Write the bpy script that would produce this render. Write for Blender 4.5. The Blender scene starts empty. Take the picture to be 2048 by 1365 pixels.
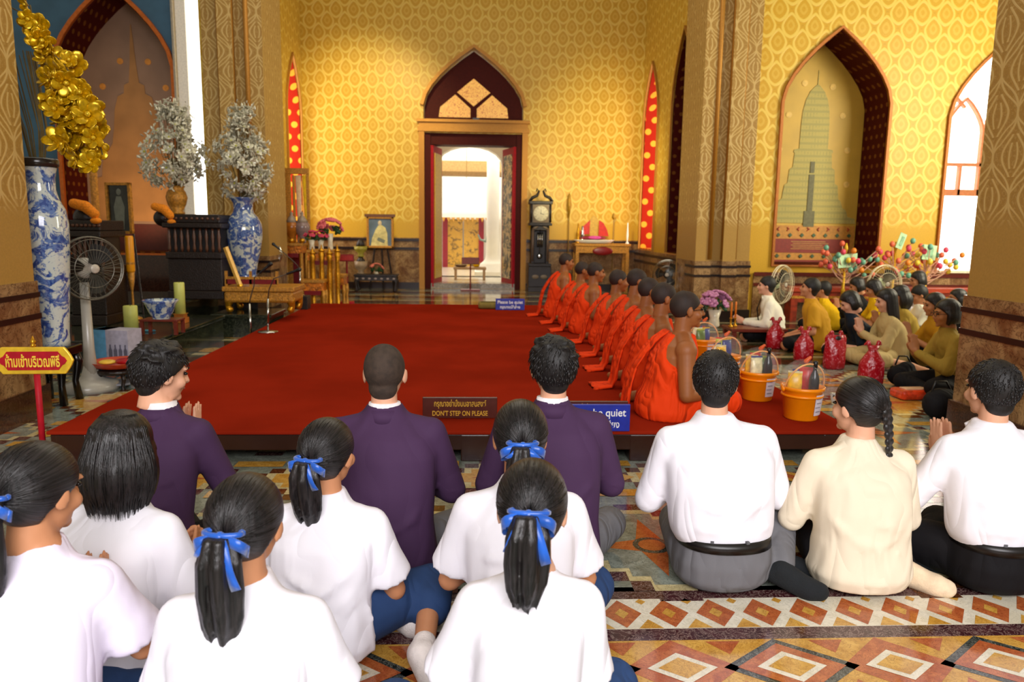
import bpy, bmesh, math, random
from mathutils import Vector, Matrix, Euler
import numpy as np
random.seed(7)
C = bpy.context.scene.collection
R = math.radians
PI = math.pi
# ------------------------------------------------------------------ camera
FPX = 1500.0
EYE = Vector((0, 0, 1.40))
YAW, PIT, ROL = R(3.0), R(8.7), R(0.8)
_f = Vector((math.sin(YAW) * math.cos(PIT), math.cos(YAW) * math.cos(PIT), -math.sin(PIT)))
_r0 = Vector((math.cos(YAW), -math.sin(YAW), 0))
_u0 = _r0.cross(_f)
_r = _r0 * math.cos(ROL) + _u0 * math.sin(ROL)
_u = _u0 * math.cos(ROL) - _r0 * math.sin(ROL)
cam_d = bpy.data.cameras.new('camera')
cam = bpy.data.objects.new('camera', cam_d)
C.objects.link(cam)
m = Matrix((_r, _u, -_f)).transposed().to_4x4()
m.translation = EYE
cam.matrix_world = m
cam_d.sensor_width = 36
cam_d.lens = FPX / 2048 * 36
cam_d.clip_start = .05
cam_d.dof.use_dof = True
cam_d.dof.focus_distance = 2.9
cam_d.dof.aperture_fstop = 4.0
bpy.context.scene.camera = cam
def _ray(px, py): return _f * FPX + _r * (px - 1024) + _u * (682.5 - py)
def atY(px, py, Y):
    d = _ray(px, py); return EYE + d * (Y / d.y)
def atZ(px, py, z):
    d = _ray(px, py); return EYE + d * ((z - EYE.z) / d.z)
# ------------------------------------------------------------------ light
sc = bpy.context.scene
sc.view_settings.view_transform = 'Standard'
sc.view_settings.look = 'None'
sc.view_settings.exposure = 0.0
sc.view_settings.gamma = 1.0
w = bpy.data.worlds.new('hall_light'); sc.world = w; w.use_nodes = True
w.node_tree.nodes['Background'].inputs[0].default_value = (1, .87, .66, 1)
w.node_tree.nodes['Background'].inputs[1].default_value = .38
def area(name, loc, target, size, power, col, sy=None, spread=None):
    d = bpy.data.lights.new(name, 'AREA'); d.energy = power; d.color = col
    d.shape = 'RECTANGLE'; d.size = size; d.size_y = sy or size
    if spread: d.spread = R(spread)
    o = bpy.data.objects.new(name, d); C.objects.link(o); o.location = loc
    o.rotation_euler = (Vector(target) - Vector(loc)).to_track_quat('-Z', 'Y').to_euler(); return o
def spot(name, loc, target, power, col, ang=60, blend=.8, rad=.15):
    d = bpy.data.lights.new(name, 'SPOT'); d.energy = power; d.color = col
    d.spot_size = R(ang); d.spot_blend = blend; d.shadow_soft_size = rad
    o = bpy.data.objects.new(name, d); C.objects.link(o); o.location = loc
    o.rotation_euler = (Vector(target) - Vector(loc)).to_track_quat('-Z', 'Y').to_euler(); return o
area('daylight_from_entrance', (.6, -3.2, 3.6), (.3, 3.0, .4), 5, 560, (1, .97, 1), 3)
area('nave_soft_light', (0, 8.5, 6.5), (0, 9, 0), 5, 170, (1, .88, .66), 6)
spot('wall_flood_left', (-1.6, 12.5, 5.6), (-2.3, 16.8, 3.0), 700, (1, .84, .42), 62)
spot('wall_flood_right', (2.0, 12.8, 2.4), (2.9, 16.8, 2.6), 420, (1, .84, .45), 70)
area('right_wing_daylight', (8.6, 7.6, 3.4), (5.6, 11.4, 2.0), 2.2, 330, (1, .92, .68), 3)
spot('niche_lamp', (-5.2, 11.6, 1.0), (-5.6, 13, 2.2), 90, (1, .62, .3), 80)
area('portico_daylight', (0, 21.7, 6.2), (0, 23, 0), 5, 700, (1, .98, .93), 6)
# ------------------------------------------------------------------ node maths
class X:
    def __init__(s, nt, so): s.nt, s.s = nt, so
    def __add__(a, b): return mth(a.nt, 'ADD', a, b)
    __radd__ = __add__
    def __sub__(a, b): return mth(a.nt, 'SUBTRACT', a, b)
    def __rsub__(a, b): return mth(a.nt, 'SUBTRACT', b, a)
    def __mul__(a, b): return mth(a.nt, 'MULTIPLY', a, b)
    __rmul__ = __mul__
    def __truediv__(a, b): return mth(a.nt, 'DIVIDE', a, b)
    def __lt__(a, b): return mth(a.nt, 'LESS_THAN', a, b)
    def __gt__(a, b): return mth(a.nt, 'GREATER_THAN', a, b)
def mth(nt, op, *a, clamp=False):
    n = nt.nodes.new('ShaderNodeMath'); n.operation = op; n.use_clamp = clamp
    for i, v in enumerate(a):
        if isinstance(v, X): nt.links.new(v.s, n.inputs[i])
        else: n.inputs[i].default_value = v
    return X(nt, n.outputs[0])
def fn(op, *a, **k): return mth([q for q in a if isinstance(q, X)][0].nt, op, *a, **k)
def mixc(nt, fac, a, b):
    n = nt.nodes.new('ShaderNodeMix'); n.data_type = 'RGBA'
    for idx, v in ((0, fac), (6, a), (7, b)):
        if isinstance(v, X): nt.links.new(v.s, n.inputs[idx])
        elif hasattr(v, 'default_value'): nt.links.new(v, n.inputs[idx])
        elif idx: n.inputs[idx].default_value = (*v[:3], 1)
        else: n.inputs[idx].default_value = v
    return n.outputs[2]
def sm(x, a, b):
    n = x.nt.nodes.new('ShaderNodeMapRange'); n.interpolation_type = 'SMOOTHSTEP'
    x.nt.links.new(x.s, n.inputs[0]); n.inputs[1].default_value = a; n.inputs[2].default_value = b
    return X(x.nt, n.outputs[0])
def srgb(h):
    if isinstance(h, str):
        c = [int(h[i:i + 2], 16) / 255 for i in (0, 2, 4)]
        return tuple((v / 12.92 if v <= .04045 else ((v + .055) / 1.055) ** 2.4) for v in c)
    return h
def newmat(name, rough=.5, metal=0, spec=.5, sheen=0, emit=None, es=1, alpha=1, trans=0, coat=0):
    m = bpy.data.materials.new(name); m.use_nodes = True
    nt = m.node_tree; b = nt.nodes['Principled BSDF']
    b.inputs['Roughness'].default_value = rough; b.inputs['Metallic'].default_value = metal
    b.inputs['Specular IOR Level'].default_value = spec
    b.inputs['Sheen Weight'].default_value = sheen; b.inputs['Alpha'].default_value = alpha
    b.inputs['Transmission Weight'].default_value = trans; b.inputs['Coat Weight'].default_value = coat
    if emit:
        b.inputs['Emission Color'].default_value = (*srgb(emit), 1); b.inputs['Emission Strength'].default_value = es
    return m, nt, b
def objc(nt):
    t = nt.nodes.new('ShaderNodeTexCoord'); s = nt.nodes.new('ShaderNodeSeparateXYZ')
    nt.links.new(t.outputs['Object'], s.inputs[0])
    return t.outputs['Object'], X(nt, s.outputs[0]), X(nt, s.outputs[1]), X(nt, s.outputs[2])
def noise(nt, vec, scale, detail=3, rough=.5, vs=None, dist=0):
    n = nt.nodes.new('ShaderNodeTexNoise'); n.inputs['Scale'].default_value = scale
    n.inputs['Detail'].default_value = detail; n.inputs['Roughness'].default_value = rough
    n.inputs['Distortion'].default_value = dist
    if vs:
        mp = nt.nodes.new('ShaderNodeMapping'); mp.inputs['Scale'].default_value = vs
        nt.links.new(vec, mp.inputs[0]); vec = mp.outputs[0]
    nt.links.new(vec, n.inputs['Vector'])
    return X(nt, n.outputs[0])
def bump(nt, b, h, strength=.3, dist=.01):
    n = nt.nodes.new('ShaderNodeBump'); n.inputs['Strength'].default_value = strength; n.inputs['Distance'].default_value = dist
    nt.links.new(h.s, n.inputs['Height']); nt.links.new(n.outputs[0], b.inputs['Normal'])
MATS = {}
def M(name, col=None, rough=.5, metal=0, var=.12, scale=20, bmp=0, bscale=30, vs=None, **k):
    """plain procedural material: colour broken up a little by noise"""
    if name in MATS: return MATS[name]
    col = srgb(col)
    m, nt, b = newmat(name, rough, metal, **k)
    v, x, y, z = objc(nt)
    n = noise(nt, v, scale, vs=vs)
    lo = tuple(max(0, c * (1 - var)) for c in col); hi = tuple(min(1, c * (1 + var)) for c in col)
    nt.links.new(mixc(nt, sm(n, .3, .7), lo, hi), b.inputs['Base Color'])
    if bmp: bump(nt, b, noise(nt, v, bscale, vs=vs), bmp)
    MATS[name] = m; return m
def marble(name, c1, c2, vein, scale=6, rough=.12, vw=.05):
    if name in MATS: return MATS[name]
    m, nt, b = newmat(name, rough, spec=.6)
    v, x, y, z = objc(nt)
    n = noise(nt, v, scale, 6, .6, dist=1.5); n2 = noise(nt, v, scale * 2.2, 8, .65, dist=2.5)
    base = mixc(nt, sm(n, .3, .7), srgb(c1), srgb(c2))
    vv = 1 - sm(fn('ABSOLUTE', n2 - .5), 0, vw)
    nt.links.new(mixc(nt, vv * .8, base, srgb(vein)), b.inputs['Base Color'])
    MATS[name] = m; return m
def lattice(u, v, a, b, p=1.5, rx=.42, ry=.42, lean=.35):
    ds = []
    for o in (0, .5):
        x = (fn('FRACT', u / a + o) - .5) * a
        y = (fn('FRACT', v / (2 * b) + o) - .5) * (2 * b)
        x = x / (1 - lean * y / b)
        d = fn('POWER', fn('ABSOLUTE', x) / (rx * a), p) + fn('POWER', fn('ABSOLUTE', y) / (ry * 2 * b), p)
        ds.append(d)
    return fn('MINIMUM', *ds)
def ogee(u, v, a, H):
    """staggered flame-shaped ogee cells: 1 on the outline, less inside"""
    ds = []
    for o in (0, .5):
        x = (fn('FRACT', u / a + o) - .5) * a
        y = (fn('FRACT', v / (2 * H) + o) - .5) * 2
        y = y + fn('SINE', y * 3.1416) * .12
        wd = (fn('COSINE', y * 3.1416) * .5 + .5) * (a * .52)
        ax = fn('ABSOLUTE', x); inside = fn('ABSOLUTE', y) < .62
        l1 = fn('ABSOLUTE', ax - wd); l2 = fn('ABSOLUTE', ax - wd * .62 + .02) + (1 - inside); l3 = fn('ABSOLUTE', ax - wd * .25 + .012) * 1.3 + (1 - (fn('ABSOLUTE', y) < .4))
        ds.append(fn('MINIMUM', l1, fn('MINIMUM', l2, l3)))
    return fn('MINIMUM', *ds)
def damask(name, base, light, dark, a, b, kind='wall', rough=.42, mask_z=1.40):
    m, nt, bs = newmat(name, rough, spec=.4)
    vec, x, y, z = objc(nt)
    wob = (noise(nt, vec, 14) - .5) * .012
    u = x + y + wob
    D = lattice(u, z + wob, a, b, 1.55, .40, .42, .30) if kind == 'wall' else ogee(u, z + wob, a, b)
    def ring(c, w): return 1 - sm(fn('ABSOLUTE', D - c), w * .5, w)
    mk = ring(.78, .22) if kind == 'wall' else 1 - sm(D, .007, .014)
    leaf = ring(.18, .12) if kind == 'wall' else sm(noise(nt, vec, 30, 3, dist=2), .55, .6)
    out = sm(D, 1.15, 1.3) if kind == 'wall' else sm(D, .015, .03)
    up = sm(z, mask_z, mask_z + .18)
    nz = noise(nt, vec, 60, 4)
    base_c = mixc(nt, sm(nz, .3, .7), tuple(c * .9 for c in srgb(base)), srgb(base))
    c = mixc(nt, out * up * .45, base_c, srgb(dark))
    c = mixc(nt, fn('MAXIMUM', mk, leaf * .35) * up * .8, c, srgb(light))
    nt.links.new(c, bs.inputs['Base Color'])
    bump(nt, bs, mk * up + nz * .3, .25, .01)
    MATS[name] = m; return m
# ------------------------------------------------------------------ mesh builder
def link_empty(name, loc, rot=(0, 0, 0)):
    o = bpy.data.objects.new(name, None); C.objects.link(o); o.location = loc; o.rotation_euler = rot
    o.empty_display_size = .1
    return o
def tag(o, label=None, cat=None, group=None, kind=None):
    if label:
        o['label'] = label
        if len(label.split()) > 16: print('LONGLABEL', label)
    if cat: o['category'] = cat
    if group: o['group'] = group
    if kind: o['kind'] = kind
    return o
def thing(name, label, cat, loc, rz=0, group=None):
    return tag(link_empty(name, loc, (0, 0, rz)), label, cat, group)
class MB:
    def __init__(s): s.v, s.f, s.mi = [], [], []
    def add(s, vs, fs, mi=0):
        k = len(s.v); s.v += [tuple(v) for v in vs]; s.f += [tuple(i + k for i in f) for f in fs]; s.mi += [mi] * len(fs); return s
    def box(s, c, d, rot=None, mi=0):
        hx, hy, hz = d[0] / 2, d[1] / 2, d[2] / 2
        vs = [Vector((a * hx, b * hy, e * hz)) for a in (-1, 1) for b in (-1, 1) for e in (-1, 1)]
        if rot is not None:
            q = rot if isinstance(rot, Matrix) else Euler(rot).to_matrix()
            vs = [q @ v for v in vs]
        vs = [v + Vector(c) for v in vs]
        return s.add(vs, [(0, 1, 3, 2), (4, 6, 7, 5), (0, 4, 5, 1), (2, 3, 7, 6), (0, 2, 6, 4), (1, 5, 7, 3)], mi)
    def bx(s, x0, x1, y0, y1, z0, z1, mi=0):
        return s.box(((x0 + x1) / 2, (y0 + y1) / 2, (z0 + z1) / 2), (x1 - x0, y1 - y0, z1 - z0), None, mi)
    def tube(s, pts, rad, n=12, mi=0, flat=1.0, up=None, flute=0, nfl=8):
        pts = [Vector(p) for p in pts]
        if not isinstance(rad, (list, tuple)): rad = [rad] * len(pts)
        T = []
        for i in range(len(pts)):
            a = pts[max(0, i - 1)]; b = pts[min(len(pts) - 1, i + 1)]
            T.append((b - a).normalized())
        ref = Vector(up) if up else (Vector((0, 0, 1)) if abs(T[0].z) < .9 else Vector((0, 1, 0)))
        nrm = (ref - T[0] * ref.dot(T[0])).normalized()
        vs = []
        for i, p in enumerate(pts):
            nrm = (nrm - T[i] * nrm.dot(T[i])).normalized(); bi = T[i].cross(nrm)
            for k in range(n):
                a = 2 * PI * k / n
                q = 1 + flute * math.sin(nfl * a)
                vs.append(p + (nrm * math.cos(a) * flat + bi * math.sin(a)) * rad[i] * q)
        fs = [(i * n + k, i * n + (k + 1) % n, (i + 1) * n + (k + 1) % n, (i + 1) * n + k) for i in range(len(pts) - 1) for k in range(n)]
        fs += [tuple(range(n))[::-1], tuple((len(pts) - 1) * n + k for k in range(n))]
        return s.add(vs, fs, mi)
    def capsule(s, a, b, ra, rb, n=14, flat=1.0, up=None):
        """tapered limb with round ends"""
        a, b = Vector(a), Vector(b); d = (b - a).normalized()
        pts, rs = [], []
        for t in (-.97, -.7, -.35, 0): pts.append(a + d * ra * t); rs.append(ra * math.sqrt(max(0, 1 - t * t)))
        pts.append((a + b) / 2); rs.append((ra + rb) / 2)
        for t in (0, .35, .7, .97): pts.append(b + d * rb * t); rs.append(rb * math.sqrt(max(0, 1 - t * t)))
        return s.tube(pts, rs, n, 0, flat, up)
    def limb(s, pts, rs, **k):
        for i in range(len(pts) - 1): s.capsule(pts[i], pts[i + 1], rs[i], rs[i + 1], **k)
        return s
    def lathe(s, prof, c=(0, 0, 0), n=24, mi=0, sx=1, sy=1, rot=None):
        vs = []
        for r, z in prof:
            for k in range(n):
                a = 2 * PI * k / n; vs.append(Vector((r * math.cos(a) * sx, r * math.sin(a) * sy, z)))
        if rot is not None:
            q = rot if isinstance(rot, Matrix) else Euler(rot).to_matrix(); vs = [q @ v for v in vs]
        vs = [v + Vector(c) for v in vs]
        fs = [(i * n + k, i * n + (k + 1) % n, (i + 1) * n + (k + 1) % n, (i + 1) * n + k) for i in range(len(prof) - 1) for k in range(n)]
        fs += [tuple(range(n))[::-1], tuple((len(prof) - 1) * n + k for k in range(n))]
        return s.add(vs, fs, mi)
    def ell(s, c, r, n=20, m=12, rot=None, mi=0):
        prof = []
        vs = []
        q = Euler(rot).to_matrix() if rot is not None else None
        for i in range(m + 1):
            t = PI * (.02 + .96 * i / m)
            for k in range(n):
                a = 2 * PI * k / n
                v = Vector((r[0] * math.sin(t) * math.cos(a), r[1] * math.sin(t) * math.sin(a), -r[2] * math.cos(t)))
                if q: v = q @ v
                vs.append(v + Vector(c))
        fs = [(i * n + k, i * n + (k + 1) % n, (i + 1) * n + (k + 1) % n, (i + 1) * n + k) for i in range(m) for k in range(n)]
        fs += [tuple(range(n))[::-1], tuple(m * n + k for k in range(n))]
        return s.add(vs, fs, mi)
    def prism(s, poly, d0, d1, axis='y', mi=0):
        """poly: 2d points (x,z) for axis y, (y,z) for axis x, (x,y) for axis z"""
        def P(p, d): return {'y': (p[0], d, p[1]), 'x': (d, p[0], p[1]), 'z': (p[0], p[1], d)}[axis]
        n = len(poly)
        vs = [P(p, d0) for p in poly] + [P(p, d1) for p in poly]
        fs = [tuple(range(n)), tuple(range(2 * n - 1, n - 1, -1))] + [(i, i + n, (i + 1) % n + n, (i + 1) % n) for i in range(n)]
        return s.add(vs, fs, mi)
    def loft(s, rings, mi=0, closed=True):
        n = len(rings[0]); vs = [p for r in rings for p in r]
        fs = [(i * n + k, i * n + (k + 1) % n, (i + 1) * n + (k + 1) % n, (i + 1) * n + k) for i in range(len(rings) - 1) for k in range(n)]
        if closed: fs += [tuple(range(n))[::-1], tuple((len(rings) - 1) * n + k for k in range(n))]
        return s.add(vs, fs, mi)
    def cut(s, co, no):
        """keep the side the normal points away from, close the hole"""
        me = bpy.data.meshes.new('t'); me.from_pydata(s.v, [], s.f)
        bm = bmesh.new(); bm.from_mesh(me); bpy.data.meshes.remove(me)
        bmesh.ops.bisect_plane(bm, geom=bm.verts[:] + bm.edges[:] + bm.faces[:], plane_co=co, plane_no=no, clear_outer=True)
        be = [e for e in bm.edges if e.is_boundary]
        if be: bmesh.ops.holes_fill(bm, edges=be)
        bm.verts.index_update()
        s.v = [tuple(v.co) for v in bm.verts]; s.f = [tuple(v.index for v in f.verts) for f in bm.faces]; s.mi = [0] * len(s.f)
        bm.free(); return s
    def xf(s, mat):
        s.v = [tuple(mat @ Vector(v)) for v in s.v]; return s
    def merge(s, o): return s.add(o.v, o.f, 0) if not o.mi else s._m(o)
    def _m(s, o):
        k = len(s.v); s.v += o.v; s.f += [tuple(i + k for i in f) for f in o.f]; s.mi += o.mi; return s
    def build(s, name, mats, parent=None, loc=None, rot=None, smooth=False, remesh=0, sit=0, sub=0, bevel=0, flat_mi=None):
        me = bpy.data.meshes.new(name); me.from_pydata(s.v, [], s.f)
        if not isinstance(mats, (list, tuple)): mats = [mats]
        for q in mats: me.materials.append(q)
        if len(mats) > 1: me.polygons.foreach_set('material_index', s.mi)
        if smooth and not remesh: me.polygons.foreach_set('use_smooth', [True] * len(me.polygons))
        bm = bmesh.new(); bm.from_mesh(me); bmesh.ops.recalc_face_normals(bm, faces=bm.faces); bm.to_mesh(me); bm.free()
        o = bpy.data.objects.new(name, me); C.objects.link(o)
        if parent: o.parent = parent
        if loc is not None: o.location = loc
        if rot is not None: o.rotation_euler = rot
        if remesh:
            q = o.modifiers.new('r', 'REMESH'); q.mode = 'VOXEL'; q.voxel_size = remesh; q.use_smooth_shade = True
        if sit:
            q = o.modifiers.new('s', 'SMOOTH'); q.iterations = sit; q.factor = .6
        if sub:
            q = o.modifiers.new('u', 'SUBSURF'); q.levels = sub; q.render_levels = sub
        if bevel:
            q = o.modifiers.new('b', 'BEVEL'); q.width = bevel; q.segments = 2; q.limit_method = 'ANGLE'
        return o
def struct(name, mb, mats, **k): return tag(mb.build(name, mats, **k), kind='structure')
def text(name, body, mat, parent, loc, rot, size, ext=.002, font=None, align='CENTER', sx=1, bold=0):
    cu = bpy.data.curves.new(name, 'FONT'); cu.body = body; cu.size = size; cu.extrude = ext; cu.align_x = align; cu.align_y = 'CENTER'
    if bold: cu.offset = bold
    if font: cu.font = font
    cu.materials.append(mat)
    o = bpy.data.objects.new(name, cu); C.objects.link(o)
    bpy.context.view_layer.update()
    me = bpy.data.meshes.new_from_object(o.evaluated_get(bpy.context.evaluated_depsgraph_get()))
    C.objects.unlink(o); bpy.data.objects.remove(o)
    me.name = name
    o = bpy.data.objects.new(name, me); C.objects.link(o)
    o.parent = parent; o.location = loc; o.rotation_euler = rot; o.scale = (sx, 1, 1)
    return o
# ------------------------------------------------------------------ setting
wallm = damask('gold_wallpaper', 'd2a428', 'e8cb60', 'b88c20', .37, .235)
wallm2 = damask('beige_gold_pattern', 'ac8640', 'cdb070', '946e30', .38, .27, 'col')
bluewall = M('blue_grey_wall', '3c6480', .6, scale=3)
dadom = marble('brown_marble', '6e4a2c', 'a8875c', '3c2418', 3, .16, .03)
darkm = marble('dark_marble', '2a1612', '3a2018', '5a4030', 6, .15, .02)
darkline = M('dark_stone_line', '1e0f0c', .3)
red_lin = None
def dots(name, base, dot, step=.22, emit=0, r=.3):
    m, nt, b = newmat(name, .7, spec=.1)
    vec, x, y, z = objc(nt)
    D = lattice(x + y, z, step, step * .95, 2.0, r, r * .5, 0)
    nt.links.new(mixc(nt, 1 - sm(D, .5, .7), srgb(base), srgb(dot)), b.inputs['Base Color'])
    MATS[name] = m; return m
redlin = dots('red_spotted_lining', 'a02008', 'e8a030', .26, r=.34)
darklin = dots('maroon_spotted_lining', '4a120a', '7a4a1c', .16, r=.28)
goldtrim = M('gilt_trim', 'b07a2a', .35, .4, scale=80, bmp=.4, bscale=120)
maroon = M('maroon_wood', '4a120a', .6, spec=.15)
redpaint = M('red_paint', 'b01828', .5, spec=.2)
glow = newmat('bright_daylight_pane', .4, emit='fffdf6', es=4.0)[0]
def arch_pts(xc, hw, z0, zs, za, n=6):
    """pointed temple arch outline, counter-clockwise from bottom left"""
    pts = [(xc - hw, z0), (xc - hw, zs)]
    L = []
    for i in range(1, n):
        t = i / n
        # shoulder curve then straight to the apex
        x = -hw * (1 - t ** 1.55 * 1.0) if t > .3 else -hw * (1 - t ** 1.55)
        z = zs + (za - zs) * (t ** .93)
        L.append((x, z))
    pts += [(xc + x, z) for x, z in L] + [(xc, za)] + [(xc - x, z) for x, z in L[::-1]] + [(xc + hw, zs), (xc + hw, z0)]
    return pts
def wall_with_holes(name, axis, const, thick, u0, u1, z0, z1, holes, mat, kindname=None):
    """flat wall with arched holes: bmesh face with triangulated holes, extruded"""
    bm = bmesh.new()
    def mk(pts): 
        vs = [bm.verts.new(((u, const, z) if axis == 'y' else (const, u, z))) for u, z in pts]
        return [bm.edges.new((vs[i], vs[(i + 1) % len(vs)])) for i in range(len(vs))]
    ed = mk([(u0, z0), (u1, z0), (u1, z1), (u0, z1)])
    for h in holes: ed += mk(h)
    bmesh.ops.triangle_fill(bm, use_beauty=True, use_dissolve=False, edges=ed)
    r = bmesh.ops.extrude_face_region(bm, geom=bm.faces[:])
    off = Vector((0, thick, 0)) if axis == 'y' else Vector((thick, 0, 0))
    bmesh.ops.translate(bm, vec=off, verts=[g for g in r['geom'] if isinstance(g, bmesh.types.BMVert)])
    bmesh.ops.recalc_face_normals(bm, faces=bm.faces)
    me = bpy.data.meshes.new(name); bm.to_mesh(me); bm.free(); me.materials.append(mat)
    o = bpy.data.objects.new(name, me); C.objects.link(o); o['kind'] = 'structure'; return o
def frame_along(mb, pts, axis, d0, d1, w, mi=0, closed=False):
    """moulding that follows an outline, w wide outward"""
    c = Vector((sum(p[0] for p in pts) / len(pts), sum(p[1] for p in pts) / len(pts)))
    n = len(pts); outer = []
    for i, p in enumerate(pts):
        a = Vector(pts[i - 1] if i or closed else pts[0]); b = Vector(pts[(i + 1) % n] if i < n - 1 or closed else pts[-1])
        t = (b - a).normalized(); nn = Vector((-t.y, t.x))
        if nn.dot(Vector(p) - c) < 0: nn = -nn
        outer.append(Vector(p) + nn * w)
    for i in range(n - (0 if closed else 1)):
        j = (i + 1) % n
        mb.prism([pts[i], pts[j], tuple(outer[j]), tuple(outer[i])], d0, d1, axis, mi)
    return mb
ZT = 7.2
YB, YW = 16.8, 11.7
# back wall with the doorway and the arched transom above it
door_h = [(-1.08, 0.0), (-1.08, 3.38), (1.04, 3.38), (1.04, 0.0)]
tr = arch_pts(-.02, 1.08, 3.62, 3.95, 5.15)
bw = [(-1.08, .002), (1.04, .002), (1.04, 3.38), (-1.08, 3.38)]
wall_with_holes('wall_back', 'y', YB, .5, -3.67, 3.67, 0, ZT, [bw, tr], wallm)
mb = MB(); mb.bx(-3.67, -1.16, YB - .05, YB, 0, 1.12); mb.bx(1.12, 3.67, YB - .05, YB, 0, 1.12)
struct('baseboard_back', mb, dadom)
mb = MB()
for a, b in ((-3.67, -1.16), (1.12, 3.67)):
    mb.bx(a, b, YB - .08, YB - .05, 1.05, 1.10); mb.bx(a, b, YB - .08, YB - .05, .86, .91); mb.bx(a, b, YB - .08, YB - .05, 0, .14)
struct('trim_1', mb, darkline)
mb = MB()
mb.bx(-1.2, -1.08, YB - .1, YB + .02, 0, 3.5); mb.bx(1.04, 1.16, YB - .1, YB + .02, 0, 3.5)
mb.bx(-1.22, 1.18, YB - .12, YB + .02, 3.40, 3.50); mb.bx(-1.2, 1.16, YB - .06, YB + .02, 3.50, 3.62); mb.bx(-1.24, 1.2, YB - .12, YB + .02, 3.60, 3.66)
frame_along(mb, tr[1:-1], 'y', YB - .08, YB + .02, .07)
struct('trim_2', mb, goldtrim)
# transom window
mb = MB(); inner = arch_pts(-.02, 1.07, 3.63, 3.95, 5.13)
mb.prism(inner, YB + .2, YB + .26, 'y'); 
w1 = struct('window_1', mb, maroon)
stained = newmat('amber_stained_glass', .3, emit='f0a038', es=.85)
nt, b = stained[1], stained[2]; b.inputs['Base Color'].default_value = (.35, .14, .02, 1); vec, x, y, z = objc(nt)
n = noise(nt, vec, 9, 2, dist=2.0); rings = fn('SINE', n * 40)
nt.links.new(mixc(nt, sm(rings, .2, .7), srgb('f2b848'), srgb('a85018')), b.inputs['Emission Color'])
def pane(pts, nm='pane', m=stained[0], y=YB + .18, par=w1): MB().prism(pts, y, y + .03, 'y').build(nm, m, par)
pane([(-.02, 3.98), (.34, 4.27), (-.02, 4.56), (-.38, 4.27)])
pane([(-.09, 3.74), (-.09, 3.93), (-.42, 4.22), (-.75, 3.95), (-.78, 3.74)])
pane([(.05, 3.74), (.05, 3.93), (.38, 4.22), (.71, 3.95), (.74, 3.74)])
lens = MB(); lens.bx(-.04, .1, YB - .1, YB + .1, 3.62, 3.70).build('camera_bracket', darkline, w1)
# red jamb, lintel and threshold of the door, both leaves swung open outward
mb = MB(); mb.bx(-1.08, -.95, YB, YB + .5, 0, 3.38); mb.bx(.92, 1.04, YB, YB + .5, 0, 3.38); mb.bx(-1.08, 1.04, YB + .05, YB + .5, 3.14, 3.38)
struct('trim_3', mb, maroon)
struct('trim_4', MB().bx(-.95, .92, YB + .02, YB + .5, 0, .12), marble('grey_step', '8a7c68', 'b0a48c', '50483c', 4, .2))
leafm = newmat('black_gold_lacquer_panel', .3)[0]
nt = leafm.node_tree; b = nt.nodes['Principled BSDF']; vec, x, y, z = objc(nt)
n = noise(nt, vec, 7, 8, .7, dist=1.2)
nt.links.new(mixc(nt, sm(n, .47, .53), srgb('1c140c'), srgb('d8b878')), b.inputs['Base Color'])
ylw = M('yellow_paint', 'd8b020', .4)
for sgn, px, nm in ((-1, -.95, 'door_1'), (1, .92, 'door_2')):
    d = MB(); d.bx(-.03, .03, 0, .82, .02, 3.1)
    o = struct(nm, d, redpaint, loc=(px - sgn * .03, YB + .02, .02), rot=(0, 0, R(15) if sgn > 0 else R(-11)))
    MB().bx(-.045 if sgn > 0 else .03, -.03 if sgn > 0 else .045, .1, .72, .2, 2.95).build('panel', leafm if sgn > 0 else ylw, o)
# side walls of the nave with tall narrow pointed windows
def side_arch(y0, y1, z0, zs, za):
    return arch_pts((y0 + y1) / 2, (y1 - y0) / 2, z0, zs, za)
RA = [side_arch(15.3, 16.55, .95, 3.7, 4.75), side_arch(12.9, 14.2, .95, 3.7, 4.85)]
LA = [side_arch(15.35, 16.55, .95, 3.7, 4.75), side_arch(12.9, 14.2, .95, 3.7, 4.85)]
wall_with_holes('wall_right_nave', 'x', 3.67, .75, YW, YB + .5, 0, ZT, RA, wallm)
wall_with_holes('wall_left_nave', 'x', -3.67, -.45, YW + .3, YB + .5, 0, ZT, LA, wallm)
k = 1
for sx, arcs in ((1, RA), (-1, LA)):
    for i, a in enumerate(arcs):
        mb = MB(); lin = redlin if i == 0 else darklin
        # lining shell of the opening
        n = len(a); x0, x1 = sx * 3.68, (4.45 if sx > 0 else -4.14)
        c = Vector((sum(p[0] for p in a) / n, sum(p[1] for p in a) / n))
        for q in range(n):
            p0, p1 = Vector(a[q]), Vector(a[(q + 1) % n])
            i0 = p0 + (c - p0).normalized() * .02; i1 = p1 + (c - p1).normalized() * .02
            mb.add([(x0, *p0), (x1, *p0), (x1, *p1), (x0, *p1), (x0, *i0), (x1, *i0), (x1, *i1), (x0, *i1)],
                   [(0, 1, 2, 3), (7, 6, 5, 4), (0, 4, 5, 1), (3, 2, 6, 7), (0, 3, 7, 4), (1, 5, 6, 2)])
        o = struct('trim_%d' % (4 + k), mb, lin)
        fr = MB(); frame_along(fr, a, 'x', sx * 3.63, sx * 3.68, .05, closed=True)
        struct('trim_%d' % (8 + k), fr, goldtrim)
        wn = MB(); wn.prism(a, (4.40 if sx > 0 else -4.09), (4.44 if sx > 0 else -4.12), 'x')
        o = struct('window_%d' % (1 + k), wn, glow if i == 0 else M('dim_window_shutter', '5a2a14', .5))
        k += 1
mb = MB()
for sx in (-1, 1): mb.bx(min(sx * 3.60, sx * 3.67), max(sx * 3.60, sx * 3.67), YW, YB - .05, 0, .93)
struct('baseboard_side', mb, dadom)
mb = MB()
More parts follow.
